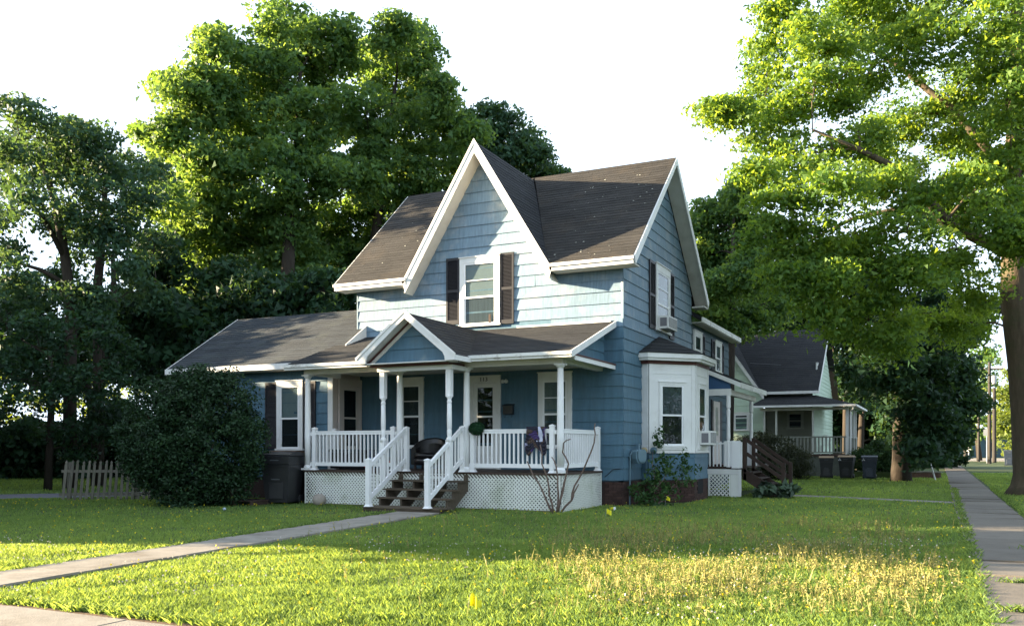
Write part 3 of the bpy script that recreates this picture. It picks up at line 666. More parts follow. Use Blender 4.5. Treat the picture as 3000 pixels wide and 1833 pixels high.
# portico gable over the steps
QX, QY, QE, QZ = -4.0, -3.75, 3.53, 4.56; QH = 1.31
for sx in (-1, 1):
    e0 = (QX + sx * QH, QY, QE); e1 = (QX + sx * QH, -2.99, QE); t0 = (QX, QY, QZ); t1 = (QX, -.14, QZ)
    a = (e0, e1, t1, t0) if sx > 0 else (e1, e0, t0, t1)
    roof_plane(H, *a, ROOF2, thick=.07)
    lo, hi = V((QX + sx * QH, QY - .03, QE)), V((QX, QY - .03, QZ))
    # rake board with the swelled foot
    foot = [lo + V((sx * .02, 0, .02)), hi + V((0, 0, .04)), hi + V((0, 0, -.13)), lo + V((-sx * .40, 0, .16)), lo + V((-sx * .30, 0, .08)), lo + V((-sx * .245, 0, -.02)), lo + V((-sx * .235, 0, -.115)), lo + V((sx * .02, 0, -.115))]
    MB().prism(foot, (0, .04, 0)).build('rake_board', WHITE, H)
    crown = [lo + V((sx * .045, -.02, .03)), hi + V((0, -.02, .065)), hi + V((0, -.02, .0)), lo + V((sx * .03, -.02, -.03))]
    MB().prism(crown, (0, .02, 0)).build('rake_moulding', WHITE, H)
    sf = [V((QX + sx * (QH - .03), QY + .01, QE - .05)), V((QX, QY + .01, QZ - .085)), V((QX, -3.30, QZ - .085)), V((QX + sx * (QH - .03), -3.30, QE - .05))]
    MB().prism(sf, (0, 0, -.02)).build('soffit', SOFF, H)
    MB().prism([V((QX + sx * (QH - .06), -3.47, QE - .085)), V((QX, -3.47, QZ - .105)), V((QX, -3.47, QZ - .15)), V((QX + sx * (QH - .06), -3.47, QE - .135))], (0, .05, 0)).build('rake_stripe', MAROON, H)
    MB().prism([V((QX + sx * (QH - .08), -3.445, QE - .105)), V((QX, -3.445, QZ - .15)), V((QX, -3.445, QZ - .26)), V((QX + sx * (QH - .25), -3.445, QE - .08))], (0, .03, 0)).build('rake_trim', SOFF, H)
    boxo('fascia', WHITE, H, *sorted((QX + sx * QH, QX + sx * (QH + .03))), QY - .02, -3.0, QE - .115, QE + .0)
MB().prism([(QX - 1.2, -3.40, QE - .1), (QX + 1.2, -3.40, QE - .1), (QX, -3.40, QZ - .12)], (0, .08, 0)).build('pediment', CORE, H)
boards(H, (QX, -3.40, 0), (1, 0, 0), (0, 0, 1), (0, -1, 0), 3.46, QZ - .2, CH, lambda z: -(QZ - .16 - z) / (1.03 / 1.31), lambda z: (QZ - .16 - z) / (1.03 / 1.31), BLUE, 4.0)
boxo('pediment_ledge', WHITE, H, QX - QH + .06, QX + QH - .06, QY + .02, -3.32, QE - .125, QE - .105)
boxo('ledge_moulding', MAROON, H, QX - 1.1, QX + 1.02, -3.55, -2.75, QE - .175, QE - .126)
boxo('porch_beam', WHITE, H, -4.99, -2.94, -3.42, -3.27, 3.25, 3.353)
for x in (-4.99, -3.09): boxo('porch_beam', WHITE, H, x, x + .15, -3.265, -2.745, 3.25, 3.353)
boxo('porch_ceiling', SOFF, H, -4.98, -2.95, -3.26, -2.70, 3.34, 3.352)
def turned_post(x, y, z0, z1):
    h = .065; mb = MB().box(x - h, x + h, y - h, y + h, z0, 1.63)
    mb.box(x - h, x + h, y - h, y + h, 2.62, z1)
    p = turned = MB().lathe(x, y, [(.09, 1.60), (.06, 1.68), (.045, 1.71), (.055, 1.74), (.056, 1.86), (.047, 1.88), (.056, 1.90), (.058, 2.1), (.052, 2.46), (.044, 2.47), (.056, 2.49), (.056, 2.53), (.044, 2.55), (.05, 2.58), (.09, 2.66)], 14)
    c = mb.build('turned_post', VINYL, H); turned.build('turned_shaft', VINYL, c, smooth=True); return c
turned_post(-4.87, -3.33, .70, 3.25); turned_post(-3.06, -3.33, .70, 3.25)

# front steps: stringers, treads, sloping rails
SX0, SX1 = -4.72, -2.88
TR = [(DZ - .0, -2.80), (.685, -3.22), (.49, -3.49), (.30, -3.76), (.115, -4.27)]
st = bpy.data.objects.new('front_steps', None); COL.objects.link(st); st.parent = H
for x in (SX0, SX0 + .58, SX1 - .62, SX1 - .045):
    MB().prism([(x, -2.76, .82), (x, -2.76, .45), (x, -3.55, -.03), (x, -4.22, -.03), (x, -4.22, .08), (x, -3.74, .08), (x, -3.74, .27), (x, -3.46, .27), (x, -3.46, .45), (x, -3.19, .45), (x, -3.19, .65), (x, -2.9, .65), (x, -2.9, .82)], (.045, 0, 0)).build('stringer', TREAD, st)
for i, (z, yf) in enumerate(TR[1:]):
    yb = TR[i][1] + .03; ex = .05 if i < 3 else .10
    nb = 2 if i < 3 else 3
    for k in range(nb):
        ya, yb_ = yf + (yb - yf) * k / nb, yf + (yb - yf) * (k + 1) / nb - .008
        boxo('tread', TREAD, st, SX0 - ex, SX1 + ex, ya, yb_, z - .035, z + R.uniform(-.002, .003))
boxo('riser', TREAD, st, SX0 - .08, SX1 + .08, -4.245, -4.225, -.08, .078)
def stair_rail(x0, y0, z0, x1, y1, z1):
    a, b = V((x0, y0, 0)), V((x1, y1, 0)); A, B = a + V((0, 0, z0)), b + V((0, 0, z1)); dn = V((0, 0, -.74))
    rl = MB().bar(A, B, .06, .085).build('stair_railing', VINYL, H)
    MB().bar(A + dn, B + dn, .05, .095).build('bottom_rail', VINYL, rl)
    N = 9
    for i in range(N):
        f = (i + 1) / (N + 1); q = A.lerp(B, f); h = .017; s_ = (z1 - z0) / (y1 - y0) * .017
        MB().hexa([(q.x - h, q.y - h, q.z - .70 - s_), (q.x + h, q.y - h, q.z - .70 - s_), (q.x + h, q.y + h, q.z - .70 + s_), (q.x - h, q.y + h, q.z - .70 + s_),
                   (q.x - h, q.y - h, q.z - .035 - s_), (q.x + h, q.y - h, q.z - .035 - s_), (q.x + h, q.y + h, q.z - .035 + s_), (q.x - h, q.y + h, q.z - .035 + s_)]).build('baluster', VINYL, rl)
for x in (-4.62, -3.06):
    newel(x, -4.30, .118, 1.20, H); newel(x, -2.70, DZ, 1.955, H)
    stair_rail(x, -4.245, 1.06, x, -2.755, 1.90)

# porch wall: windows, door, lamp, number
window(H, (-6.55, 0, 1.43), (1, 0, 0), (0, -1, 0), .80, 1.95, .11, .19, 'curtain', 'screen', .49, xmid='upper')
door(H, (-4.30, 0, .88), (1, 0, 0), (0, -1, 0), .93, 2.50, WHITE, WHITE)
window(H, (-2.28, 0, 1.43), (1, 0, 0), (0, -1, 0), .93, 1.95, .13, .2, 'blind', 'curtain', .49, xmid='upper')
cu = bpy.data.curves.new('house_number', 'FONT'); cu.body = '113'; cu.size = .15; cu.align_x = 'CENTER'; cu.extrude = .006; cu.space_character = 1.15
tmp = bpy.data.objects.new('house_number', cu); COL.objects.link(tmp); bpy.context.view_layer.update()
nme = bpy.data.meshes.new_from_object(tmp.evaluated_get(bpy.context.evaluated_depsgraph_get())); bpy.data.objects.remove(tmp)
nme.materials.clear(); nme.materials.append(mat('number_black', (.03, .03, .03), .5))
nu = bpy.data.objects.new('house_number', nme); COL.objects.link(nu); nu.parent = H; nu.location = (-3.86, -.088, 3.225); nu.rotation_euler = (math.pi / 2, 0, 0)
lm = MB().lathe(-3.22, -.05, [(.05, 3.17), (.055, 3.2), (.02, 3.26)], 10).build('porch_lamp', WHITE, H)
MB().lathe(-3.27, -.13, [(.025, 3.15), (.05, 3.17), (.055, 3.22), (.02, 3.25)], 10).build('lamp_head', WHITE, lm)
MB().lathe(-3.17, -.13, [(.025, 3.15), (.05, 3.17), (.055, 3.22), (.02, 3.25)], 10).build('lamp_head', WHITE, lm)
MB().tube([(-.46, -.04, .72), (-.36, -.05, .80), (-.25, -.05, .91), (-.05, -.05, .93)], .009, 6).build('cable', BLACKPL, H)

# ------------- rear wing and the side porch
boxo('wall', CORE, H, -5.0, -.02, D_ + .002, 12.5, .1, 5.40)
boards(H, (-.02, 0, 0), (0, 1, 0), (0, 0, 1), (1, 0, 0), S0, 5.42, CH, lambda z: D_ + .02, lambda z: 12.5, RBLUE, 2.4)  # rear wing: shade of eave and maple put into a darker blue
roof_plane(H, (.32, D_ + .02, 5.60), (.32, 13.0, 5.60), (-2.6, 13.0, 7.3), (-2.6, D_ + .02, 7.3), ROOF2)
roof_plane(H, (-5.5, 13.0, 5.60), (-5.5, D_ + .02, 5.60), (-2.6, D_ + .02, 7.3), (-2.6, 13.0, 7.3), ROOF2)
boxo('fascia', PEEL, H, .325, .36, D_ + .05, 13.02, 5.44, 5.60); boxo('soffit', SOFF, H, 0.01, .32, D_ + .05, 13.0, 5.42, 5.44)
window(H, (-.02, 7.05, 4.10), (0, 1, 0), (1, 0, 0), 1.05, 1.12, .16, .13, 'curtain', 'curtain', .5)
window(H, (-.02, 10.05, 4.10), (0, 1, 0), (1, 0, 0), 1.0, 1.12, .16, .13, 'blind', 'curtain', .5)
for y0 in (8.14, 9.6, 11.08): shutter(H, (-.02, y0, 4.10), (0, 1, 0), (1, 0, 0), .42, 1.12)
TX, TY0, TY1 = 1.78, 5.28, 9.3
roof_plane(H, (TX + .08, TY0 - .12, 3.36), (TX + .08, TY1 + .2, 3.36), (.02, TY1 + .2, 4.16), (.02, TY0 - .12, 4.16), ROOF2, thick=.06, soffit=SOFF)
MB().prism([(.02, TY0 - .13, 4.15), (TX + .1, TY0 - .13, 3.35), (TX + .1, TY0 - .13, 3.22), (.02, TY0 - .13, 4.02)], (0, .035, 0)).build('rake_board', WHITE, H)
boxo('fascia', PEEL, H, TX + .08, TX + .11, TY0 - .1, TY1 + .2, 3.20, 3.36)
boxo('porch_beam', WHITE, H, .03, 1.58, TY0 - .06, TY0 + .06, 3.0, 3.19); boxo('porch_beam', SOFF, H, 1.46, 1.58, TY0 + .065, TY1, 3.0, 3.16)
MB().prism([(.03, TY0 - .02, 3.19), (1.56, TY0 - .02, 3.19), (1.56, TY0 - .02, 3.40), (.03, TY0 - .02, 4.05)], (0, .05, 0)).build('pediment', DKBLUE, H)
boxo('porch_floor', DECK, H, .03, TX, TY0, 11.6, DZ - .05, DZ)
for y in (TY0, 8.86):
    MB().lathe(1.50, y, [(.062, DZ), (.062, 1.62), (.04, 1.66), (.055, 1.72), (.05, 2.3), (.055, 2.55), (.04, 2.60), (.065, 2.64), (.062, 3.0)], 12).build('porch_post', VINYL, H)
lattice(H, (.9, TY0 + .03, 0), (1, 0, 0), (0, -1, 0), .66, .02, .66, pitch=.115)
boxo('skirt_board', WHITE, H, .5, 1.86, TY0 + .0, TY0 + .035, .665, .82)
boxo('skirt_panel', LATT, H, 1.565, TX, TY0, TY0 + .03, .0, .66); boxo('corner_leg', WHITE, H, TX + .01, TX + .09, TY0 - .03, TY0 + .05, 0, .82)
br = boxo('side_railing', VINYL, H, .5, 1.43, TY0 + .02, TY0 + .06, 1.56, 1.60); boxo('bottom_rail', STAIRB, br, .5, 1.62, TY0 + .015, TY0 + .07, DZ, DZ + .075)
for i in range(7): boxo('baluster', VINYL, br, .72 + i * .107, .755 + i * .107, TY0 - .012, TY0 + .018, .90, 1.64)
boxo('railing_panel', VINYL, H, 1.40, 1.60, TY0 - .045, TY0 + .0, .90, 1.65); boxo('railing_panel', VINYL, H, 1.605, 1.86, TY0 - .07, TY0 - .03, .85, 1.655)
boxo('railing_panel', VINYL, H, 1.865, 1.90, TY0 - .05, TY0 + .03, .86, 1.62)
boxo('railing_panel', VINYL, H, 1.74, 1.86, 6.9, 6.95, .9, 1.62); boxo('railing_panel', VINYL, H, 1.98, 2.03, 6.9, 6.95, .9, 1.62)
# door under the side porch
F = Fr((-.02, 9.75, DZ), (0, 1, 0), (1, 0, 0)); sd_ = F.box(MB(), 0, 1.0, 0, 2.2, .02, .07).build('door', DOORP, H)
F.box(MB(), .3, .7, 1.0, 2.0, .065, .078).build('pane', GLASS, sd_); F.box(MB(), -.18, -.02, 0, 2.25, .02, .05).build('shutter', SHUT, H); F.box(MB(), 1.02, 1.5, 0, 2.25, .02, .05).build('shutter', SHUT, H)
# brown side stairs
ss = bpy.data.objects.new('side_steps', None); COL.objects.link(ss); ss.parent = H
for y in (5.36, 6.74):
    MB().prism([(1.92, y, .86), (3.12, y, .10), (3.12, y, -.02), (2.75, y, -.02), (1.92, y, .52)], (0, .05, 0)).build('stringer', STAIRB, ss)
    boxo('newel_post', STAIRB, ss, 3.0, 3.10, y, y + .10, 0, 1.02); boxo('newel_post', STAIRB, ss, 1.90, 2.0, y, y + .10, .5, 1.75)
    for dz in (0, -.40): MB().bar((2.0, y + .05, 1.68 + dz), (3.02, y + .05, .96 + dz), .05, .10).build('handrail', STAIRB, ss)
for i in range(5): boxo('tread', STAIRB, ss, 1.92 + i * .24, 2.20 + i * .24, 5.33, 6.82, .70 - i * .165, .735 - i * .165)
# ------------------------------------------------------------------ the green neighbour house
N = thing('house', 'pale green gabled house with dark steep roof and grey railed porch', 'house')
NX0, NX1, NY0, NY1 = -9.0, 1.15, 28.0, 38.0
boxo('wall', CORE, N, -1.3, NX1, NY0 + .03, NY1, 0, 4.35)
MB().prism([(NX1, NY0 + .1, 4.3), (NX1, NY1, 4.3), (NX1, 33, 8.0)], (-.1, 0, 0)).build('wall', CORE, N)
boards(N, (NX1, 0, 0), (0, 1, 0), (0, 0, 1), (1, 0, 0), .6, 8.0, .22, lambda z: NY0 if z < 4.4 else NY0 + (z - 4.4) / .74, lambda z: NY1 if z < 4.4 else NY1 - (z - 4.4) / .74, GREENS, 5.0)
boards(N, (0, NY0, 0), (1, 0, 0), (0, 0, 1), (0, -1, 0), .6, 4.3, .22, lambda z: -1.3, lambda z: NX1, mat('shade_dark_siding', (.13, .14, .11), .8, .1, rand=.06), 3.0)  # porch back wall: tree shade put into a darker siding colour
roof_plane(N, (-1.5, NY0 - .4, 4.45), (NX1 + .35, NY0 - .4, 4.45), (NX1 + .35, 33, 8.35), (-8.0, 33, 8.35), ROOF2, soffit=SOFF, course=.2, tab=1.4)
roof_plane(N, (NX1 + .35, NY1 + .4, 4.45), (-8, NY1 + .4, 4.45), (-8.0, 33, 8.35), (NX1 + .35, 33, 8.35), ROOF2, course=.3, tab=2)
boxo('gutter', WHITE, N, -1.4, NX1 + .36, NY0 - .52, NY0 - .41, 4.30, 4.44)
MB().prism([(NX1 + .35, NY0 - .4, 4.3), (NX1 + .35, 33, 8.2), (NX1 + .35, 33, 8.38), (NX1 + .35, NY0 - .4, 4.48)], (.03, 0, 0)).build('rake_board', WHITE, N)
boxo('roof_vent', METAL, N, -3.0, -2.6, 31.9, 32.2, 8.0, 8.32)
# steep wing facing the street side
AX = -4.1; AZ = 8.35; HS = 1.46
MB().prism([(-6.9, 27.6, 0), (-1.32, 27.6, 0), (-1.32, 27.6, 4.3), (AX, 27.6, 8.2), (-6.9, 27.6, 4.3)], (0, .1, 0)).build('wall', CORE, N)
boards(N, (0, 27.6, 0), (1, 0, 0), (0, 0, 1), (0, -1, 0), .6, 8.1, .24, lambda z: -6.9 if z < 4.2 else AX - (8.25 - z) / HS, lambda z: -1.32 if z < 4.2 else AX + (8.25 - z) / HS, GREENS, 3.0, thick=.035)
for sx in (-1, 1):
    lo, hi = V((AX + sx * 2.85, 27.35, AZ - 2.85 * HS)), V((AX, 27.35, AZ))
    MB().prism([lo + V((0, 0, .04)), hi + V((0, 0, .06)), hi + V((0, 0, -.22)), lo + V((0, 0, -.22))], (0, .04, 0)).build('rake_board', WHITE, N)
    e0, e1 = (AX + sx * 2.85, 27.4, AZ - 2.85 * HS), (AX + sx * 2.85, 33, AZ - 2.85 * HS); t0, t1 = (AX, 27.4, AZ), (AX, 33, AZ)
    a = (e0, e1, t1, t0) if sx > 0 else (e1, e0, t0, t1)
    roof_plane(N, *a, ROOF2, course=.25, tab=1.6)
window(N, (-2.95, 27.6, 2.36), (1, 0, 0), (0, -1, 0), .94, 1.0, .13, .12, 'curtain', 'blind', .8)
# its porch
QY0 = 26.0
boxo('porch_floor', DECK, N, -1.3, 3.15, QY0, 27.98, 1.0, 1.12); boxo('porch_floor', DECK, N, 1.2, 3.15, 27.99, 33, 1.0, 1.12)
boxo('porch_skirt', mat('shade_dark_skirt', (.09, .10, .085), .8, .2), N, -1.3, 3.1, QY0 + .05, QY0 + .1, 0, 1.0)  # skirt darkened with the porch wall, shade put into its colour
roof_plane(N, (-1.7, QY0 - .3, 3.62), (3.4, QY0 - .3, 3.62), (1.3, NY0, 4.22), (-1.15, NY0, 4.22), ROOF2, thick=.08, soffit=SOFF)
roof_plane(N, (3.4, QY0 - .3, 3.62), (3.4, 33.4, 3.62), (1.3, 33.4, 4.22), (1.3, NY0, 4.22), ROOF2, thick=.08, soffit=SOFF)
boxo('gutter', WHITE, N, -1.7, 3.46, QY0 - .40, QY0 - .31, 3.52, 3.62); boxo('gutter', WHITE, N, 3.405, 3.5, QY0 - .30, 33.4, 3.52, 3.62)
boxo('porch_beam', SOFF, N, -1.2, 3.1, QY0 + .02, QY0 + .14, 3.36, 3.50)
for x in (-1.05, -.45, 1.36): boxo('porch_post', mat('weathered_white', (.45, .46, .42), .7, .2), N, x, x + .09, QY0 + .03, QY0 + .12, 1.12, 3.36)
boxo('porch_post', WHITE, N, 2.96, 3.10, QY0 + .02, QY0 + .14, 1.12, 3.36)
MB().tube([(3.36, QY0 - .3, 3.52), (3.33, QY0 - .2, 3.38), (3.22, QY0 + .0, 3.28), (3.20, QY0 + .02, 3.1), (3.20, QY0 + .02, .3)], .045, 8).build('downpipe', WHITE, N)
for y in (28, 29.6, 31): boxo('porch_post', WHITE, N, 3.0, 3.1, y, y + .1, 1.12, 3.5)
GREYW = mat('grey_porch_paint', (.19, .20, .17), .8, .2, rand=.1)
for a, b in (((-1.2, QY0 + .06), (3.0, QY0 + .06)), ((3.05, QY0 + .2), (3.05, 32))):
    r_ = MB().bar((*a, 2.0), (*b, 2.0), .08, .07).bar((*a, 1.22), (*b, 1.22), .06, .06).build('porch_railing', GREYW, N)
    n_ = int((V(b) - V(a)).length / .17)
    for i in range(n_):
        p = V((*a, 0)).lerp(V((*b, 0)), (i + .5) / n_); wd = .07 if i % 5 else .11
        boxo('baluster', GREYW, r_, p.x - wd / 2, p.x + wd / 2, p.y - .02, p.y + .02, 1.25, 1.97)
window(N, (-.15, NY0 - .002, 2.45), (1, 0, 0), (0, -1, 0), .85, .92, .09, .09, 'dark', 'dark', .5, mcas=GREYW, frames=GREYW)
F = Fr((1.6, NY0 + .0, 1.12), (1, 0, 0), (0, -1, 0))
window(N, (NX1 + .022, 29.3, 4.75), (0, 1, 0), (1, 0, 0), 1.0, 1.3, .1, .1)

# ------------------------------------------------------------------ things on and round the blue porch
c = thing('armchair', 'black leather tub chair standing on the porch behind the steps', 'chair', (-5.02, -.95, DZ), math.radians(8))
def ring(r0, r1, z0, z1f, m, name, par, n=28):
    "curved padded shell: a smooth strip bent round the seat"
    mb = MB(); sec = ((r0 + .01, 0), (r0, .06), (r0, .8), (r0 + .03, .95), ((r0 + r1) / 2, 1.0), (r1 - .03, .95), (r1, .8), (r1, .06), (r1 - .01, 0))
    P_ = lambda a, s_: (s_[0] * math.cos(a), s_[0] * math.sin(a) * .85, z0 + (z1f(a) - z0) * s_[1])
    for k in range(n):
        a0, a1 = -.25 + (math.pi + .5) * k / n, -.25 + (math.pi + .5) * (k + 1) / n
        for s0_, s1_ in zip(sec, sec[1:]): mb.face([P_(a0, s0_), P_(a1, s0_), P_(a1, s1_), P_(a0, s1_)])
    for a in (-.25, math.pi + .25): mb.face([P_(a, s_) for s_ in sec])
    return mb.build(name, m, par)
ring(.36, .50, .12, lambda a: .60 + .24 * max(0, math.sin(a)) ** .7, LEATHER, 'backrest', c)
MB().lathe(0, -.02, [(.36, .12), (.40, .16), (.40, .26), (.37, .29)], 20).build('seat_base', LEATHER, c, smooth=True)
MB().lathe(0, -.04, [(.34, .29), (.385, .32), (.385, .40), (.33, .44)], 20).build('cushion', LEATHER, c, smooth=True)
for x, y in ((-.3, -.25), (.3, -.25), (-.3, .25), (.3, .25)): boxo('leg', DECK, c, x - .025, x + .025, y - .025, y + .025, 0, .12)

m_ = thing('mailbox', 'small black wall mailbox between the front door and the porch window', 'mailbox', (-3.12, -.03, 2.32))
MB().prism([(-.14, -.02, 0), (-.14, -.11, .02), (-.14, -.12, .24), (-.14, -.02, .26)], (.28, 0, 0)).build('body', BLACKPL, m_)
MB().prism([(-.15, -.0, .29), (-.15, -.14, .235), (-.15, -.14, .215), (-.15, -.0, .262)], (.30, 0, 0)).build('lid', BLACKPL, m_)
MB().tube([(-.1, -.06, .0), (-.1, -.06, -.05), (-.1, -.12, -.06)], .006, 5).tube([(.1, -.06, .0), (.1, -.06, -.05), (.1, -.12, -.06)], .006, 5).build('hook', BLACKPL, m_)

# coat over the railing
JK = bpy.data.materials.new('printed_cloth'); JK.use_nodes = True; t = JK.node_tree; b = t.nodes['Principled BSDF']; b.inputs['Roughness'].default_value = .85
tc = _n(t, 'ShaderNodeTexCoord'); vo = _n(t, 'ShaderNodeTexVoronoi'); vo.inputs['Scale'].default_value = 8; t.links.new(tc.outputs['Object'], vo.inputs['Vector'])
cr = _n(t, 'ShaderNodeValToRGB'); cr.color_ramp.interpolation = 'CONSTANT'; t.links.new(vo.outputs['Color'], cr.inputs[0])
for i, (p, col) in enumerate(((0, (.015, .015, .03)), (.45, (.05, .03, .12)), (.58, (.07, .045, .035)), (.74, (.02, .02, .03)), (.82, (.22, .22, .32)), (.90, (.18, .03, .04)), (.94, (.02, .02, .05)))):
    e = cr.color_ramp.elements[i] if i < 2 else cr.color_ramp.elements.new(p); e.position = p; e.color = (*col, 1)
t.links.new(cr.outputs[0], b.inputs['Base Color'])
j = thing('coat', 'dark purple printed coat draped over the right porch railing', 'coat', (-1.18, -2.61, 1.88))
mb = MB(); NXc, NYc = 12, 13
def cloth(s, t_):
    x = -.25 + .5 * s; ripple = .018 * math.sin(s * 17 + t_ * 3) + .012 * math.sin(s * 31)
    L_ = -.34 + .92 * t_ if True else 0
    if L_ < -.05: return (x * .95, .055 + ripple * .6, .015 + (L_ + .05))
    if L_ < .05: a = (L_ + .05) / .1 * math.pi; return (x, .05 * math.cos(a), .015 + .03 * math.sin(a))
    return (x * (1 + .1 * math.sin(t_ * 9)), -.055 - abs(ripple) - .01, .015 - (L_ - .05) * (1.0 + .18 * math.sin(s * 9)))
for i in range(NXc):
    for k in range(NYc):
        mb.face([cloth(i / NXc, k / NYc), cloth((i + 1) / NXc, k / NYc), cloth((i + 1) / NXc, (k + 1) / NYc), cloth(i / NXc, (k + 1) / NYc)])
cl = mb.build('body', JK, j, smooth=True); so_ = cl.modifiers.new('thick', 'SOLIDIFY'); so_.thickness = .014
mb = MB()
for k in range(8):
    f0, f1 = k / 8, (k + 1) / 8; q = lambda f, s: (.07 + .05 * f * s + .04 * math.sin(f * 3), -.105 - .015 * math.sin(f * 6), .05 - .34 * f)
    mb.hexa([q(f0, -1), (q(f0, 1)[0] + .05, *q(f0, 1)[1:]), (q(f0, 1)[0] + .05, q(f0, 1)[1] + .02, q(f0, 1)[2]), (q(f0, -1)[0], q(f0, -1)[1] + .02, q(f0, -1)[2]),
             q(f1, -1), (q(f1, 1)[0] + .05, *q(f1, 1)[1:]), (q(f1, 1)[0] + .05, q(f1, 1)[1] + .02, q(f1, 1)[2]), (q(f1, -1)[0], q(f1, -1)[1] + .02, q(f1, -1)[2])])
mb.build('sleeve', mat('pale_lilac_cloth', (.50, .52, .66), .8, .1), j)

# tricycle and box behind the left railing
b = thing('storage_box', 'dark low storage box behind the left porch railing', 'box', (-7.05, -1.55, DZ))
boxo('body', BLACKPL, b, -.55, .55, -.25, .25, .02, .46, bevel=.02); boxo('lid', NAVYPL, b, -.58, .58, -.28, .28, .463, .53, bevel=.02)
boxo('latch', METAL, b, -.04, .04, -.295, -.285, .40, .50)
b = thing('tricycle', 'small dark tricycle with blue and red parts on the porch', 'tricycle', (-6.15, -1.7, DZ), math.radians(20))
BL = mat('blue_plastic', (.02, .10, .35), .4); RD = mat('red_plastic', (.40, .03, .03), .4)
def wheel(par, x, y, r, wd):
    w_ = bpy.data.objects.new('wheel', MB().lathe(0, 0, [(r * .9, -wd / 2), (r, -wd / 4), (r, wd / 4), (r * .9, wd / 2)], 16).mesh('wheel', BLACKPL, True)); COL.objects.link(w_); w_.parent = par
    w_.location = (x, y, r); w_.rotation_euler = (math.pi / 2, 0, 0)
    h = bpy.data.objects.new('hub', MB().lathe(0, 0, [(r * .5, -wd * .6), (r * .5, wd * .6)], 12).mesh('hub', RD)); COL.objects.link(h); h.parent = w_
wheel(b, .28, 0, .17, .05); wheel(b, -.25, -.2, .12, .05); wheel(b, -.25, .2, .12, .05)
MB().tube([(.28, 0, .17), (.22, 0, .42), (.16, 0, .58)], .018, 8).tube([(.23, 0, .36), (.0, 0, .25), (-.25, 0, .14)], .02, 8).tube([(-.25, -.2, .12), (-.25, .2, .12)], .014, 6).build('frame', BL, b)
MB().tube([(.12, -.2, .60), (.17, 0, .57), (.12, .2, .60)], .015, 8).build('handlebar', RD, b)
MB().box(-.22, .0, -.11, .11, .28, .32).box(-.24, -.20, -.11, .11, .32, .50).build('seat', BL, b, bevel=.015)

# air conditioners
def aircon(label, O, u, n, wd, ht, dp):
    F = Fr((0, 0, 0), u, n); a = thing('air_conditioner', label, 'air conditioner', O)
    F.box(MB(), 0, wd, 0, ht, 0, dp).build('casing', ACW, a, bevel=.008)
    g_ = MB(); F.box(g_, .04, wd * .5 - .012, .05, ht - .05, dp + .001, dp + .006); F.box(g_, wd * .5 + .012, wd - .04, .05, ht - .05, dp + .001, dp + .006); g_.build('grille', ACG, a)
    for aa in (-.006, wd + .0):
        F.box(MB(), aa, aa + .006, .06, ht - .06, .06, dp - .05).build('side_grille', ACG, a)
    f_ = MB()
    for i in range(9): F.box(f_, .045, wd - .045, .06 + i * (ht - .12) / 9, .068 + i * (ht - .12) / 9, dp + .007, dp + .011)
    f_.build('fins', ACW, a, kind='stuff')
    br_ = MB(); br_.tube([F(wd * .2, -.01, .03), F(wd * .2, -.02, dp * .9)], .012, 5).tube([F(wd * .8, -.01, .03), F(wd * .8, -.02, dp * .9)], .012, 5).build('bracket', METAL, a); return a
aircon('white window air conditioner in the upper side window above the bay', (.04, 2.95, 4.77), (0, 1, 0), (1, 0, 0), .92, .36, .30)
aircon('white window air conditioner low in the bay window', (1.22, 2.86, 1.53), (0, 1, 0), (1, 0, 0), .72, .38, .30)

# meters on the side wall
g_ = thing('gas_meter', 'grey-blue gas meter with pipes on the side wall above the shrub', 'meter', (.0, .62, 1.05))
mb = MB(); F = Fr((.16, 0, 0), (.42, .9, 0), (.9, -.42, 0))
ou = [(-.20, .30), (-.13, .36), (.13, .36), (.20, .30), (.19, .12), (.12, .0), (-.12, .0), (-.19, .12)]
mb.prism([F(a, z, .0) for a, z in ou], F.n * .16).prism([F(a * .8, .03 + z * .85, .16) for a, z in ou], F.n * .04).build('body', METERG, g_, bevel=.012)
MB().tube([(.2, .05, .34), (.2, .08, .48), (.14, .3, .50), (.12, .45, .40)], .022, 8).tube([(.12, -.18, .34), (.06, -.22, .2), (.05, -.24, -1.05)], .02, 8).build('pipe', METERG, g_)
F = Fr((.14, .48, 0), (.42, .9, 0), (.9, -.42, 0))
for k, (dx, r) in enumerate(((0, .085), (.36, .09))):
    q = F(dx, .33, .10); o = bpy.data.objects.new('regulator', MB().lathe(0, 0, [(r * .5, -.09), (r, -.04), (r, .02), (r * .55, .05), (r * .5, .08)], 14).mesh('regulator', BRASS if k == 0 else METERG, True))
    COL.objects.link(o); o.parent = g_; o.location = q; o.rotation_euler = (math.pi / 2, 0, .9)
MB().tube([(.16, .45, .30), (.15, .62, .32), (.15, .8, .32), (.12, 1.0, -1.05)], .02, 8).build('pipe', METERG, g_)

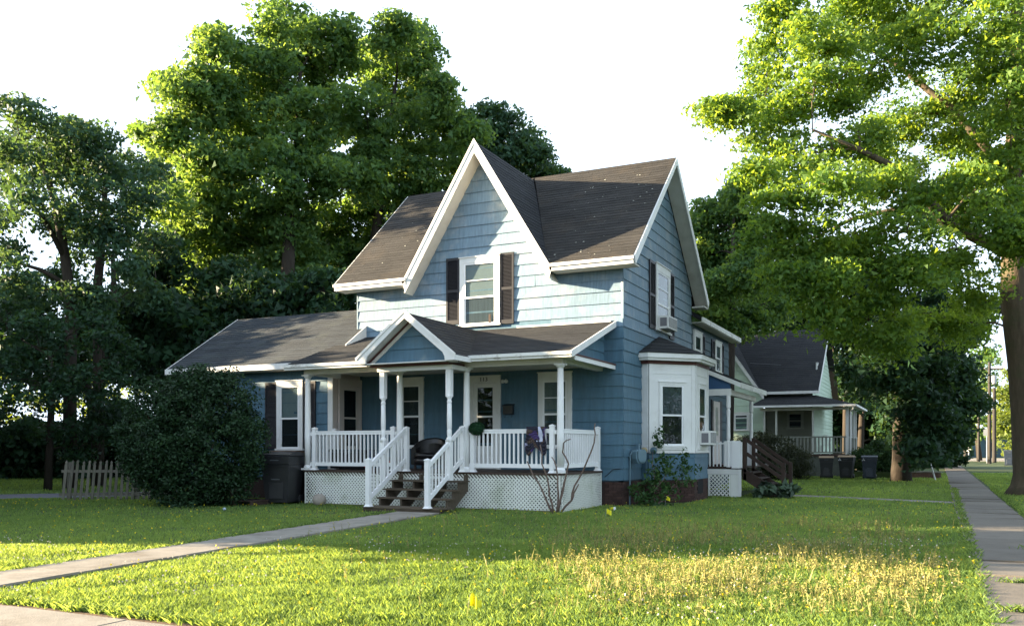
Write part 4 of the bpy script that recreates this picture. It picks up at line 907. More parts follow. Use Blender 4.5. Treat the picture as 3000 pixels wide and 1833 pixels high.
# dustbins
def dustbin(label, loc, rz, body, lid, group=None, logo=False, sc=1.0, open_=0):
    t_ = thing('dustbin', label, 'dustbin', loc, rz, group); s = sc
    mb = MB().hexa([(-.24 * s, -.27 * s, .06), (.24 * s, -.27 * s, .06), (.24 * s, .24 * s, .06), (-.24 * s, .24 * s, .06), (-.30 * s, -.33 * s, .80 * s), (.30 * s, -.33 * s, .80 * s), (.30 * s, .34 * s, .80 * s), (-.30 * s, .34 * s, .80 * s)])
    mb.hexa([(-.315 * s, -.345 * s, .80 * s), (.315 * s, -.345 * s, .80 * s), (.315 * s, .355 * s, .80 * s), (-.315 * s, .355 * s, .80 * s), (-.325 * s, -.355 * s, .97 * s), (.325 * s, -.355 * s, .97 * s), (.325 * s, .365 * s, .97 * s), (-.325 * s, .365 * s, .97 * s)])
    mb.box(-.16 * s, .16 * s, -.31 * s, -.27 * s, .12 * s, .45 * s)
    bd = mb.build('body', body, t_, bevel=.015)
    for z in (.5, .88): boxo('grip', mat('worn_plastic_edge', (.10, .11, .12), .35), bd, -.09 * s, .09 * s, (-.315 - (z - .5) * .12) * s, (-.305 - (z - .5) * .12) * s, z * s, (z + .015) * s)
    mb = MB(); q = .345 * s; n = 8
    for i in range(n):
        y0, y1 = -q + 2.05 * q * i / n, -q + 2.05 * q * (i + 1) / n; h = lambda y_: .985 * s + .075 * s * (1 - (y_ / q) ** 2 * .8)
        mb.hexa([(-q, y0, .975 * s), (q, y0, .975 * s), (q, y1, .975 * s), (-q, y1, .975 * s), (-q * .96, y0, h(y0)), (q * .96, y0, h(y0)), (q * .96, y1, h(y1)), (-q * .96, y1, h(y1))])
    mb.build('lid', lid, t_)
    for sx in (-1, 1):
        o = bpy.data.objects.new('wheel', MB().lathe(0, 0, [(.10, -.03), (.12, -.02), (.12, .02), (.10, .03)], 14).mesh('wheel', BLACKPL)); COL.objects.link(o); o.parent = t_
        o.location = (sx * .26 * s, .26 * s, .12); o.rotation_euler = (0, math.pi / 2, 0)
    MB().tube([(-.25 * s, .34 * s, .93 * s), (-.25 * s, .42 * s, .95 * s), (.25 * s, .42 * s, .95 * s), (.25 * s, .34 * s, .93 * s)], .018, 6).build('handle', body, t_)
    if logo:
        wm = mat('white_print', (.7, .72, .75), .5)
        MB().box(-.27 * s, -.20 * s, -.362 * s, -.358 * s, .855 * s, .88 * s).box(-.25 * s, -.225 * s, -.362 * s, -.358 * s, .90 * s, .925 * s).box(-.29 * s, -.265 * s, -.362 * s, -.358 * s, .83 * s, .86 * s).box(-.205 * s, -.18 * s, -.362 * s, -.358 * s, .83 * s, .86 * s).build('printed_mark', wm, t_)
    return t_
dustbin('black wheeled dustbin with brown lid standing against the left end of the porch', (-8.14, -3.05, 0), math.radians(12), BLACKPL, BLACKPL, sc=1.28)
dustbin('black dustbin with brown lid half hidden by the big bush', (-8.62, -2.35, 0), math.radians(4), BLACKPL, BROWNPL, sc=1.30)
dustbin('tan-lidded black dustbin nearest the steps in the row of three by the neighbour porch', (2.38, 22.95, 0), math.radians(6), BLACKPL, TANPL, 'dustbins in a row before the neighbour house')
dustbin('tan-lidded black dustbin in the middle of the row of three by the neighbour porch', (3.28, 22.9, 0), math.radians(-4), BLACKPL, TANPL, 'dustbins in a row before the neighbour house', True, 1.04)
dustbin('all navy dustbin at the right end of the row of three by the neighbour porch', (4.28, 22.7, 0), math.radians(3), NAVYPL, NAVYPL, 'dustbins in a row before the neighbour house', True, 1.04)
d_ = dustbin('navy dustbin on the verge beyond the big maple trunk, rubbish heaped at its lid', fl(70, (2957 - 1500) / FPX * 70), math.radians(-5), NAVYPL, BLACKPL, sc=1.2)
# pallet the bins stand behind
p_ = thing('pallet', 'dark wooden pallet lying on the grass before the black bins', 'pallet', (-8.85, -3.72, 0), math.radians(6))
for i in range(5): boxo('slat', DECK, p_, -.62, .62, -.42 + i * .18, -.30 + i * .18, .115, .135)
for x in (-.58, -.04, .50): boxo('bearer', DECK, p_, x, x + .09, -.42, .42, .02, .113)
o = MB().lathe(0, 0, [(.06, -.02), (.15, .04), (.18, .12), (.16, .22), (.08, .285)], 14).build('stone_ball', STONE, smooth=True); o.location = (-7.02, -3.0, 0)
tag(o, 'round grey stone ball on the grass at the left end of the lattice', 'garden ball')
o = MB().lathe(0, 0, [(.03, 0), (.035, .02), (.035, .13), (.012, .18), (.012, .2)], 10).build('bottle', mat('pale_blue_plastic', (.45, .55, .62), .2), smooth=True)
o.location = fl(20.3, -6.62, .05); o.rotation_euler = (math.pi / 2, 0, .9); tag(o, 'empty pale plastic bottle lying under the big bush', 'bottle')
# topiary ball on the rail post
def quads(name, pts, m, parent=None, tone=None, kind=None):
    "pts: (N,4,3) array of quads or (N,3,3) array of triangles"
    n, k = pts.shape[:2]; me = bpy.data.meshes.new(name); me.vertices.add(n * k); me.vertices.foreach_set('co', pts.reshape(-1).astype(np.float32))
    me.loops.add(n * k); me.loops.foreach_set('vertex_index', np.arange(n * k, dtype=np.int32))
    me.polygons.add(n); me.polygons.foreach_set('loop_start', np.arange(0, n * k, k, dtype=np.int32))
    me.materials.append(m); a = me.attributes.new('tone', 'FLOAT', 'FACE'); a.data.foreach_set('value', (NP.random(n) if tone is None else tone).astype(np.float32))
    me.update(calc_edges=True); o = bpy.data.objects.new(name, me); COL.objects.link(o)
    if parent: o.parent = parent
    if kind: o['kind'] = kind
    return o
def unit(n):
    d = NP.normal(size=(n, 3)); return d / np.linalg.norm(d, axis=1, keepdims=True)
def leaf_quads(p, nrm, size, aspect=.5, droop=.35):
    "diamond leaves at p, facing nrm"
    n = len(p); t = unit(n); t[:, 2] -= droop; t -= nrm * np.sum(t * nrm, 1, keepdims=True); t /= np.linalg.norm(t, axis=1, keepdims=True) + 1e-9
    b = np.cross(nrm, t); L = (size * NP.uniform(.65, 1.35, n))[:, None]; wv = L * aspect * .5
    a0 = p - t * L * .5; a2 = p + t * L * .5 - nrm * L * .12; m1 = p + b * wv + nrm * L * .05; m3 = p - b * wv + nrm * L * .05
    return np.stack([a0, m1, a2, m3], 1)
LEAFT = leafmat('topiary_leaf', (.012, .055, .022), (.02, .08, .02), .2, .5)
t_ = thing('topiary_ball', 'round dark green topiary ball perched on the porch railing', 'plant', (-2.70, -2.68, 1.90))
MB().lathe(0, 0, [(.05, -.12), (.15, -.05), (.16, .03), (.10, .11)], 12).build('core', mat('topiary_core', (.008, .03, .012), .9), t_, smooth=True)
dd = unit(2600); quads('leaves', leaf_quads(dd * np.array([.19, .17, .155]) * NP.uniform(.88, 1.03, (2600, 1)), (dd + unit(2600) * .6) / np.linalg.norm(dd + unit(2600) * .01, axis=1, keepdims=True), .035, .5, 0), LEAFT, t_, kind='stuff')

# marker flags
def flag(label, px, py, h, f_, rz, crumple=0.0):
    p = fl(f_, (px - 1500) / FPX * f_); t_ = thing('marker_flag', label, 'flag', (p.x, p.y, 0), rz, 'yellow marker flags in the lawn')
    MB().tube([(0, 0, 0), (.015, 0, h * .6), (.03, 0, h)], .003, 5).build('wire', METAL, t_)
    mb = MB(); n = 6; W2 = .125
    q = lambda i, b_: (.03 + W2 * i / n * .8, .025 * math.sin(i * 1.1) * (1 + crumple * 2), h - .10 * b_ - .35 * W2 * i / n + crumple * .04 * math.sin(i * 2 + b_ * 3))
    for i in range(n): mb.hexa([q(i, 1), q(i + 1, 1), (q(i + 1, 1)[0], q(i + 1, 1)[1] + .002, q(i + 1, 1)[2]), (q(i, 1)[0], q(i, 1)[1] + .002, q(i, 1)[2]), q(i, 0), q(i + 1, 0), (q(i + 1, 0)[0], q(i + 1, 0)[1] + .002, q(i + 1, 0)[2]), (q(i, 0)[0], q(i, 0)[1] + .002, q(i, 0)[2])])
    mb.build('sheet', FLAGY, t_); return t_
flag('yellow marker flag in the shaded lawn near the porch corner', 1773, 1525, .20, 18.2, .3)
flag('yellow marker flag before the brick foundation of the bay', 1948, 1475, .28, 21.6, .5)
flag('crumpled yellow marker flag in the sunlit grass nearest the street', 1368, 1815, .17, 7.75, .2, .5)
cu_ = thing('drink_cup', 'squashed yellow and white paper cup lying in the lawn by the porch corner', 'cup', fl(20.6, (1790 - 1500) / FPX * 20.6, .04))
o = MB().lathe(0, 0, [(.025, 0), (.038, .10)], 12).build('body', FLAGY, cu_); o.rotation_euler = (math.pi / 2, .3, 1.2)
o = MB().lathe(0, 0, [(.040, .10), (.040, .115), (.03, .12)], 12).build('lid', WHITE, cu_); o.rotation_euler = (math.pi / 2, .3, 1.2)

# leaning picket fence
f_ = thing('picket_fence', 'weathered grey picket fence leaning beside the big bush', 'fence', (0, 0, 0))
A, B = V((-14.75, -4.35, 0)), V((-11.9, -2.35, 0)); n = 24; d = (B - A).normalized(); nn = V((d.y, -d.x, 0))
for i in range(n):
    p = A.lerp(B, i / (n - 1)); h = 1.10 + R.uniform(-.02, .02) - (.0 if i < 17 else (i - 17) * .06); tl = d * (.10 - .004 * i + R.uniform(-.015, .015)); wv = .036
    q = lambda s, z: p + d * (s * wv) + tl * z + V((0, 0, z))
    MB().prism([q(-1, 0), q(1, 0), q(1, h - .13), q(.62, h - .10), q(.62, h - .075), q(1, h - .055), q(0, h), q(-1, h - .055), q(-.62, h - .075), q(-.62, h - .10), q(-1, h - .13)], nn * .018).build('picket', PICKET, f_)
for z in (.16, .80): MB().bar(A - d * .12 + V((0, 0, z)) - nn * .02 + d * .1 * z, B + V((0, 0, z)) - nn * .02, .03, .075).build('rail', PICKET, f_)
for f in (.04, .55): p = A.lerp(B, f) - nn * .08; MB().box(p.x - .045, p.x + .045, p.y - .045, p.y + .045, 0, 1.05).build('post', PICKET, f_)

# leaning mailbox post, low brick wall, far street furniture
m_ = thing('post_mailbox', 'grey mailbox on a leaning white post at the edge of the lawn', 'mailbox', (7.02, 22.4, 0))
MB().bar((0, 0, 0), (-.27, .1, 1.0), .05, .05).build('post', WHITE, m_)
mb = MB(); mb.prism([(-.36, -.12, .98), (-.16, -.12, .98), (-.16, -.12, 1.10), (-.20, -.12, 1.18), (-.26, -.12, 1.21), (-.32, -.12, 1.18), (-.36, -.12, 1.10)], (0, .45, 0)).build('box', METAL, m_)
boxo('door', METAL, m_, -.35, -.17, -.14, -.125, .99, 1.15)
r_ = thing('garden_wall', 'low old red brick retaining wall along the raised neighbour lawn', 'wall')
for row in range(4):
    x = 5.3 - .1 * (row % 2)
    while x < 7.25:
        boxo('brick', BRICKR, r_, max(x, 5.3), min(x + .19, 7.25), 25.2 + R.uniform(-.01, .01), 25.42, row * .068, row * .068 + .06); x += .2
x = 5.28
while x < 7.25:
    boxo('coping_stone', CONC, r_, x, min(x + .38, 7.28), 25.15, 25.47, .274, .33 + R.uniform(-.005, .008)); x += .39
rect('terrace', [(3.2, 25.46), (7.2, 25.46), (7.2, 34), (3.2, 34)], -.1, .26, LAWN)
def pole(label, px, f, h, r, arms=True):
    p = fl(f, (px - 1500) / FPX * f); t_ = thing('utility_pole', label, 'utility pole', p, 0, 'utility poles along the side street')
    MB().tube([(0, 0, -.2), (0, 0, h * .5), (0, 0, h)], [r, r * .9, r * .7], 10).build('pole', POLE, t_)
    if arms:
        MB().box(-1.1, 1.1, -.05, .05, h - .7, h - .58).build('crossarm', POLE, t_)
        for x in (-1.0, -.4, .4, 1.0): MB().lathe(x, 0, [(.04, h - .58), (.05, h - .5), (.03, h - .42)], 8).build('insulator', METAL, t_)
        MB().lathe(.35, 0, [(.18, h - 2.0), (.2, h - 1.9), (.2, h - 1.3), (.1, h - 1.2)], 10).build('transformer', METAL, t_)
    return t_
pole('tallest grey wooden utility pole on the far verge', 2899, 80, 9.2, .17)
pole('short thick utility pole beside the tallest pole', 2913, 86, 7.3, .20, False)
pole('thin dark pole left of the tall utility poles', 2867, 92, 6.5, .15, False)
pole('dark pole by the small white sign', 2829, 96, 8.0, .22, False)
s_ = thing('street_sign', 'small white sign on a dark post at the far end of the pavement', 'sign', fl(95, (2838 - 1500) / FPX * 95))
MB().tube([(0, 0, 0), (0, 0, 2.1)], .05, 8).build('post', METAL, s_); boxo('sign_board', WHITE, s_, -.22, .22, -.08, -.05, .95, 1.35)
s_ = thing('traffic_sign', 'pale back of a street sign on a galvanised post by the poles', 'sign', fl(84, (2891 - 1500) / FPX * 84))
MB().tube([(0, 0, 0), (0, 0, 3.4)], .04, 8).build('post', METAL, s_); boxo('sign_board', METAL, s_, -.3, .3, -.08, -.05, 2.6, 3.3)
hb = thing('building', 'low pale building far off beyond the end of the street', 'building', fl(130, (2865 - 1500) / FPX * 130), TH)
boxo('wall', RBLUE, hb, -9, 9, 0, 6, 0, 3.0); boxo('roof', ROOF2, hb, -9.5, 9.5, -.5, 6.5, 3.002, 3.4)
for x in (-6, -2, 2, 6): boxo('window', VOID, hb, x - .6, x + .6, -.05, -.005, 1, 2.2)
# chair on the neighbour porch
a_ = thing('garden_chair', 'white metal garden chair with star back on the neighbour porch', 'chair', (1.95, 26.6, 1.12))
for x in (-.22, .22):
    for y in (-.2, .2): MB().tube([(x, y, 0), (x * .95, y, .43)], .014, 6).build('leg', WHITE, a_)
MB().box(-.25, .25, -.23, .23, .43, .46).build('seat', WHITE, a_)
mb = MB()
for k in range(10): a0, a1 = 2 * math.pi * k / 10, 2 * math.pi * (k + 1) / 10; mb.tube([(.25 * math.cos(a0), .24, .74 + .25 * math.sin(a0)), (.25 * math.cos(a1), .24, .74 + .25 * math.sin(a1))], .013, 5)
for k in range(5): a0 = math.pi / 2 + k * 4 * math.pi / 5; a1 = a0 + 4 * math.pi / 5; mb.tube([(.25 * math.cos(a0), .24, .74 + .25 * math.sin(a0)), (.25 * math.cos(a1), .24, .74 + .25 * math.sin(a1))], .010, 5)
mb.build('backrest', WHITE, a_)
# wires to the neighbour house
mb = MB(); a, b = V((-2.0, 27.5, 6.0)), V((16, 60, 9.0))
mb2 = []
for k in range(13):
    f = k / 12; q = a.lerp(b, f); q.z -= 1.2 * 4 * f * (1 - f) * .5; mb2.append(q)
tag(mb.tube(mb2, .012, 4).build('overhead_wire', BLACKPL), 'thin black overhead wire running from the green house to the poles', 'wire')
# ------------------------------------------------------------------ trees and shrubs
LF_A = leafmat('walnut_leaf', (.070, .145, .050), (.25, .38, .05), .45, .5)
LF_B = leafmat('locust_leaf', (.038, .090, .052), (.12, .20, .04), .38, .45)
LF_C = leafmat('maple_leaf', (.078, .150, .032), (.32, .46, .035), .48, .45)
LF_D = leafmat('dark_tree_leaf', (.020, .056, .027), (.07, .13, .022), .3, .5)
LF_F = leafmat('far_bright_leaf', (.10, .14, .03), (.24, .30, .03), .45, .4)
LF_S = leafmat('shrub_leaf', (.019, .050, .020), (.03, .06, .012), .2, .5)
LF_J = leafmat('juniper_leaf', (.045, .055, .028), (.06, .07, .02), .2, .5)
def clumps(lobes, dens, cr, inner=.5):
    C_, r_, L_ = [], [], []
    for li, (c, r, fz) in enumerate(lobes):
        n = max(3, int(dens * r * r)); d = unit(n); rr = r * (inner + (1 - inner) * NP.random(n) ** .6)
        p = np.array(c) + d * rr[:, None] * np.array([1, 1, fz]); C_.append(p); r_.append(NP.uniform(*cr, n)); L_.append(np.full(n, li))
    return np.concatenate(C_), np.concatenate(r_), np.concatenate(L_)
def leaves_of(cc, cr, cl, lobes, per, size, aspect=.55, flat=.55, droop=.35):
    n = len(cc); k = np.maximum(4, (per * (cr / cr.mean()) ** 2 * NP.uniform(.7, 1.3, n)).astype(int)); idx = np.repeat(np.arange(n), k); N_ = len(idx)
    d = unit(N_); rad = NP.random(N_) ** .45; rad *= np.where(NP.random(N_) < .10, NP.uniform(1.05, 1.5, N_), 1.0); off = d * (rad * cr[idx])[:, None]; off[:, 2] *= flat; off[:, 2] -= .25 * cr[idx] * rad ** 2
    p = cc[idx] + off
    lc = np.array([tuple(l[0]) for l in lobes])[cl[idx]]; outw = p - lc; outw /= np.linalg.norm(outw, axis=1, keepdims=True) + 1e-6
    nr = d * .25 + outw * .3 + np.array([0, 0, .4]) + unit(N_) * .8; nr /= np.linalg.norm(nr, axis=1, keepdims=True)
    tone = np.clip(NP.normal(.5, .17, n)[idx] + NP.normal(0, .13, N_), 0, 1)
    return leaf_quads(p, nr, size * NP.uniform(.75, 1.25, N_), aspect, droop), tone
def wiggle(a, b, n, amp, sag=0.0):
    out = []
    for i in range(n + 1):
        f = i / n; q = a.lerp(b, f); s = math.sin(math.pi * f)
        out.append(q + V((R.uniform(-amp, amp) * s, R.uniform(-amp, amp) * s, R.uniform(-amp, amp) * s + sag * s)))
    return out
NLEAF = 0
def tree(name, label, cat, trunk, lobes, dens, cr, per, size, lm, bm=BARK, group=None, limb=.16, twigs=.35, flare=1.0, aspect=.55, inner=.5, flat=.55, limbs=True, extra=None, sat=3):
    "trunk: list of (point, radius); lobes: list of (centre, radius, flattening) that make up the crown"
    global NLEAF
    base = trunk[0][0]; t_ = thing(name, label, cat, base, 0, group); rel = lambda q: V(q) - V(base)
    tp = [rel(q) for q, _ in trunk]; mb = MB(); mb.tube(tp, [r for _, r in trunk], 12)
    L_ = [(rel(c), r, f) for c, r, f in lobes]; main = len(L_); mid = sum((l[0] for l in L_), V()) / main
    for c, r, f in L_[:main]:
        for k in range(sat):
            o_ = (c - mid).normalized() + V((R.gauss(0, .7), R.gauss(0, .7), R.gauss(.35, .7))); o_.normalize()
            L_.append((c + o_ * r * R.uniform(.85, 1.12), r * R.uniform(.18, .40), R.uniform(.7, 1.3)))
    cc, cr_, cl = clumps(L_, dens, cr, inner)
    nodes = []
    for (q0, r0_), (q1, r1_) in zip(list(zip(tp, [r for _, r in trunk])), list(zip(tp, [r for _, r in trunk]))[1:]):
        for k in range(4): f = k / 4; nodes.append((q0.lerp(q1, f), r0_ * (1 - f) + r1_ * f))
    nodes.append((tp[-1], trunk[-1][1])); zmin = tp[-1].z * .22
    if extra:
        for pts, rr in extra: nodes += [(rel(q), r) for q, r in zip(pts, rr)][1:]
    nodes = [q for q in nodes if q[0].z > zmin] or nodes
    order = sorted(range(len(L_)), key=lambda i: min((q - L_[i][0]).length for q, _ in nodes)) if limbs else []
    for i in order:
        c, r, f = L_[i]
        best, br_ = min(nodes, key=lambda q: (q[0] - c).length + max(0, q[0].z - c.z + .3) * 1.2)
        ln = (c - best).length; r0 = max(.02, min(br_ * .62, .02 + ln * .017))
        w_ = wiggle(best, c, 5, ln * .06, ln * .05); rs = [r0 * (1 - .14 * k) for k in range(6)]; mb.tube(w_, rs, 6, False)
        nodes += list(zip(w_, rs))[1:]
        for q in cc[cl == i]:
            if R.random() < twigs:
                s_ = w_[R.choice((3, 4, 5))]; e = V(q); l2 = (e - s_).length
                mb.tube(wiggle(s_, e, 3, l2 * .08, l2 * .05), [.022, .017, .012, .007], 4, False)
    if extra:
        for pts, rr in extra: mb.tube([rel(q) for q in pts], rr, 9)
    mb.build('trunk', bm, t_, smooth=True)
    pts, tone = leaves_of(cc, cr_, cl, L_, per, size, aspect, flat); pts = pts[:, [0, 1, 2]] * 1.0; pts[:, 1] += (pts[:, 1] - (pts[:, 0] + pts[:, 2]) / 2) * .9
    NLEAF += len(pts); quads('crown', pts, lm, t_, tone); return t_
def lob(lst, f, k=1.2175, rk=1.0, df=0.0, fz=.85):
    out = []
    for e in lst:
        px, py, rp = e[:3]; ff = f + (e[3] if len(e) > 3 else R.uniform(-df, df)); out.append((at(px * k, py * k, ff), rp * k / FPX * ff * rk, fz))
    return out

# A: the tall tree behind the house on the left (two stems)
fA = 42
LA = lob([(715, 85, 75), (650, 120, 70), (780, 90, 60), (560, 165, 75), (490, 150, 55), (620, 230, 95), (500, 245, 85), (440, 225, 45), (700, 180, 85), (790, 170, 60), (470, 330, 80), (570, 330, 95),
          (690, 300, 100), (430, 400, 60), (520, 430, 95), (640, 420, 100), (560, 520, 95), (470, 520, 80), (680, 530, 85), (760, 420, 70), (590, 620, 95), (480, 630, 90), (700, 640, 90), (395, 480, 55), (375, 325, 28), (800, 300, 50)], fA, df=3.5)
tA = fl(fA, (850 - 1500) / FPX * fA)
tree('walnut_tree', 'tallest leafy tree behind the house, its upper left crown lit by the sun', 'tree',
     [(tA, .50), (at(850, 1150, fA), .42), (at(838, 900, fA), .36), (at(850, 650, fA), .27), (at(870, 420, fA), .16), (at(880, 200, fA), .08)], LA, 11.5, (.4, 1.1), 105, .25, LF_A, twigs=.25, sat=2)
LA2 = lob([(950, 90, 55), (1000, 120, 55), (905, 150, 50), (960, 200, 85), (1040, 230, 55), (880, 270, 70), (1000, 310, 90), (1080, 310, 55), (920, 390, 85), (860, 420, 80), (1040, 400, 80), (1120, 330, 40), (830, 530, 90), (940, 500, 90), (820, 640, 90), (920, 620, 80), (1000, 520, 80)], fA + 3, df=3)
tA2 = fl(fA + 3, (1085 - 1500) / FPX * (fA + 3))
tree('walnut_tree', 'tall tree right of the tallest one, rising straight behind the steep front gable', 'tree',
     [(tA2, .42), (at(1090, 1000, fA + 3), .36), (at(1100, 700, fA + 3), .27), (at(1130, 450, fA + 3), .17), (at(1160, 240, fA + 3), .08)], LA2, 11.5, (.4, 1.1), 105, .25, LF_A, twigs=.25, sat=2)
fA3 = 48
LA3 = lob([(1190, 300, 45), (1240, 330, 50), (1180, 370, 55), (1240, 400, 50), (1290, 370, 30), (1290, 420, 30), (1200, 440, 60), (1340, 430, 22), (1330, 500, 30)], fA3, df=2)
tA3 = fl(fA3, (1460 - 1500) / FPX * fA3)
tree('walnut_tree', 'smaller dark tree showing just right of the steep front gable peak', 'tree', [(tA3, .3), (at(1460, 900, fA3), .25), (at(1465, 600, fA3), .18), (at(1470, 440, fA3), .08)], LA3, 11, (.4, 1.1), 100, .26, LF_B, twigs=.3, sat=2)

# B: the left group
fB = 31
LB = lob([(45, 290, 55), (90, 330, 55), (10, 330, 60), (150, 330, 45), (60, 400, 70), (150, 400, 60), (0, 430, 55), (70, 470, 45), (215, 340, 50), (15, 560, 60), (0, 640, 55), (60, 700, 55), (120, 520, 35)], fB, df=2.5)
tree('locust_tree', 'leaning dark tree at the far left with sky showing through its crown', 'tree',
     [(fl(fB, (205 - 1500) / FPX * fB), .25), (at(205, 1100, fB), .21), (at(210, 900, fB), .19), (at(190, 750, fB), .16), (at(165, 600, fB), .14), (at(120, 470, fB), .08)], LB, 11, (.35, .95), 85, .19, LF_B, twigs=.35, sat=1,
     extra=[([at(192, 760, fB), at(140, 660, fB - .5), at(60, 560, fB - 1)], [.11, .08, .05]), ([at(205, 840, fB), at(120, 790, fB - .5), at(20, 760, fB - 1)], [.10, .07, .04])])
LB2 = lob([(240, 370, 55), (290, 400, 50), (200, 420, 60), (320, 440, 50), (260, 460, 70), (200, 500, 55), (340, 500, 55), (270, 540, 65), (350, 430, 40), (190, 590, 55), (300, 620, 55), (240, 700, 60), (360, 580, 55), (330, 700, 60), (170, 680, 45)], fB + 2, df=2.5)
tree('locust_tree', 'dark straight tree second from the left with bare lower stems', 'tree',
     [(fl(fB + 2, (285 - 1500) / FPX * (fB + 2)), .24), (at(290, 1050, fB + 2), .20), (at(285, 850, fB + 2), .17), (at(300, 680, fB + 2), .14), (at(310, 530, fB + 2), .08)], LB2, 11, (.35, .95), 85, .19, LF_B, twigs=.35, sat=1,
     extra=[([at(292, 1000, fB + 2), at(335, 880, fB + 2), at(330, 740, fB + 2)], [.16, .12, .07])])
LB3 = lob([(400, 640, 70), (360, 760, 80), (440, 760, 80), (520, 740, 80), (380, 870, 75), (300, 850, 70), (470, 850, 60), (560, 700, 70), (620, 720, 70), (700, 720, 70), (780, 700, 70), (850, 700, 60), (540, 800, 60)], 37, df=2)
tree('understorey_tree', 'low dark bushy tree filling the gap behind the wing roof', 'tree', [(fl(37, (520 - 1500) / FPX * 37), .22), (at(540, 1150, 37), .18), (at(560, 950, 37), .10)], LB3, 11, (.6, 1.1), 75, .30, LF_D, twigs=.2, sat=2)
LB4 = lob([(20, 800, 70), (95, 830, 65), (190, 790, 60), (250, 830, 50), (30, 910, 75), (120, 920, 75), (210, 930, 70), (0, 1010, 60), (90, 1010, 60), (180, 1020, 60), (260, 1010, 55)], 29.5, df=1.2)
tree('understorey_tree', 'low dark thicket tree under the left trees above the drive', 'tree', [(fl(30, (140 - 1500) / FPX * 30), .14), (at(150, 1200, 30), .11), (at(150, 1050, 30), .07)], LB4, 11, (.25, .75), 60, .17, LF_D, twigs=.2, sat=2)
LB5 = lob([(340, 680, 70), (30, 740, 80), (160, 740, 75), (260, 760, 80), (350, 780, 80), (20, 820, 80), (420, 720, 70), (110, 850, 90), (210, 870, 80)], 48, df=3)
tree('woodland_tree', 'broad dark tree filling the gaps behind the two leaning left trees', 'tree', [(fl(48, (300 - 1500) / FPX * 48), .25), (at(260, 1150, 48), .2), (at(220, 900, 48), .1)], LB5, 8, (.6, 1.1), 85, .30, LF_D, twigs=.1, sat=1)
LB6 = lob([(560, 640, 90), (660, 620, 90), (760, 630, 90), (860, 640, 90), (500, 720, 90), (620, 740, 90), (740, 740, 80), (960, 640, 80), (1060, 600, 90), (1150, 560, 80), (1240, 540, 80), (1320, 560, 80), (1200, 650, 90), (1350, 650, 80), (1440, 620, 70), (1500, 650, 80), (1580, 660, 80), (1650, 690, 80)], 51, df=2.5)
tree('woodland_tree', 'dark tree belt hidden mostly behind the blue house', 'tree', [(fl(51, (1000 - 1500) / FPX * 51), .3), (at(1000, 1100, 51), .25), (at(1000, 850, 51), .1)], LB6, 6, (.7, 1.2), 75, .36, LF_D, twigs=.05, sat=1)
LB7 = lob([(420, 860, 80), (520, 840, 80), (620, 850, 80), (720, 840, 80), (820, 830, 80), (920, 800, 80), (470, 960, 80), (580, 960, 80), (690, 960, 80), (800, 960, 80), (900, 930, 80), (520, 1050, 60), (640, 1050, 60), (760, 1050, 60), (880, 1040, 60), (1000, 900, 80), (1100, 880, 80)], 45, df=2)
tree('woodland_tree', 'dark scrubby tree at the foot of the tall trees behind the wing', 'tree', [(fl(45, (800 - 1500) / FPX * 45), .25), (at(800, 1200, 45), .2), (at(800, 1050, 45), .1)], LB7, 8, (.6, 1.1), 75, .32, LF_D, twigs=.05, sat=1)
# hedge-like undergrowth that closes the lot
def thicket(name, label, p0, p1, h, dep, n, size, lm, cat='hedge', kind=None):
    c = NP.random((n, 3)); a, b = np.array(p0), np.array(p1); d = b - a; nn = np.array([-d[1], d[0], 0]); nn = nn / np.linalg.norm(nn)
    hh = h * (.75 + .25 * np.sin(c[:, 0] * 23) * np.cos(c[:, 0] * 11)); p = a + d * c[:, :1] + nn * ((c[:, 1:2] - .5) * dep); p[:, 2] = hh * c[:, 2] ** .8
    cen = V((a + b) / 2); cen.z = 0
    pts, tone = leaves_of(p - np.array(cen), NP.uniform(.35, .7, n), np.zeros(n, int), [(V((0, 0, -2)), 1, 1)], 26, size)
    o = quads(name, pts, lm, None, tone, kind); o.location = cen
    if kind is None: tag(o, label, cat)
    return o
thicket('undergrowth', '', fl(41, -30), fl(44, -12), 3.8, 3, 1500, .32, LF_D, kind='stuff')
thicket('undergrowth', '', fl(44, -12), fl(46, 1), 3.8, 3, 1300, .32, LF_D, kind='stuff')
FARL = lob([(60, 1120, 150), (330, 1130, 130), (600, 1050, 140), (900, 1000, 160), (1250, 900, 130), (1420, 980, 90)], 75, k=1, df=6)
tree('far_tree', 'sunlit yellow-green tree far behind the left lot seen through gaps', 'tree', [(fl(75, -28), .3), (fl(75, -28, 4), .2)], FARL, 3.2, (.9, 1.5), 34, .45, LF_F, twigs=0, limbs=False, sat=1)

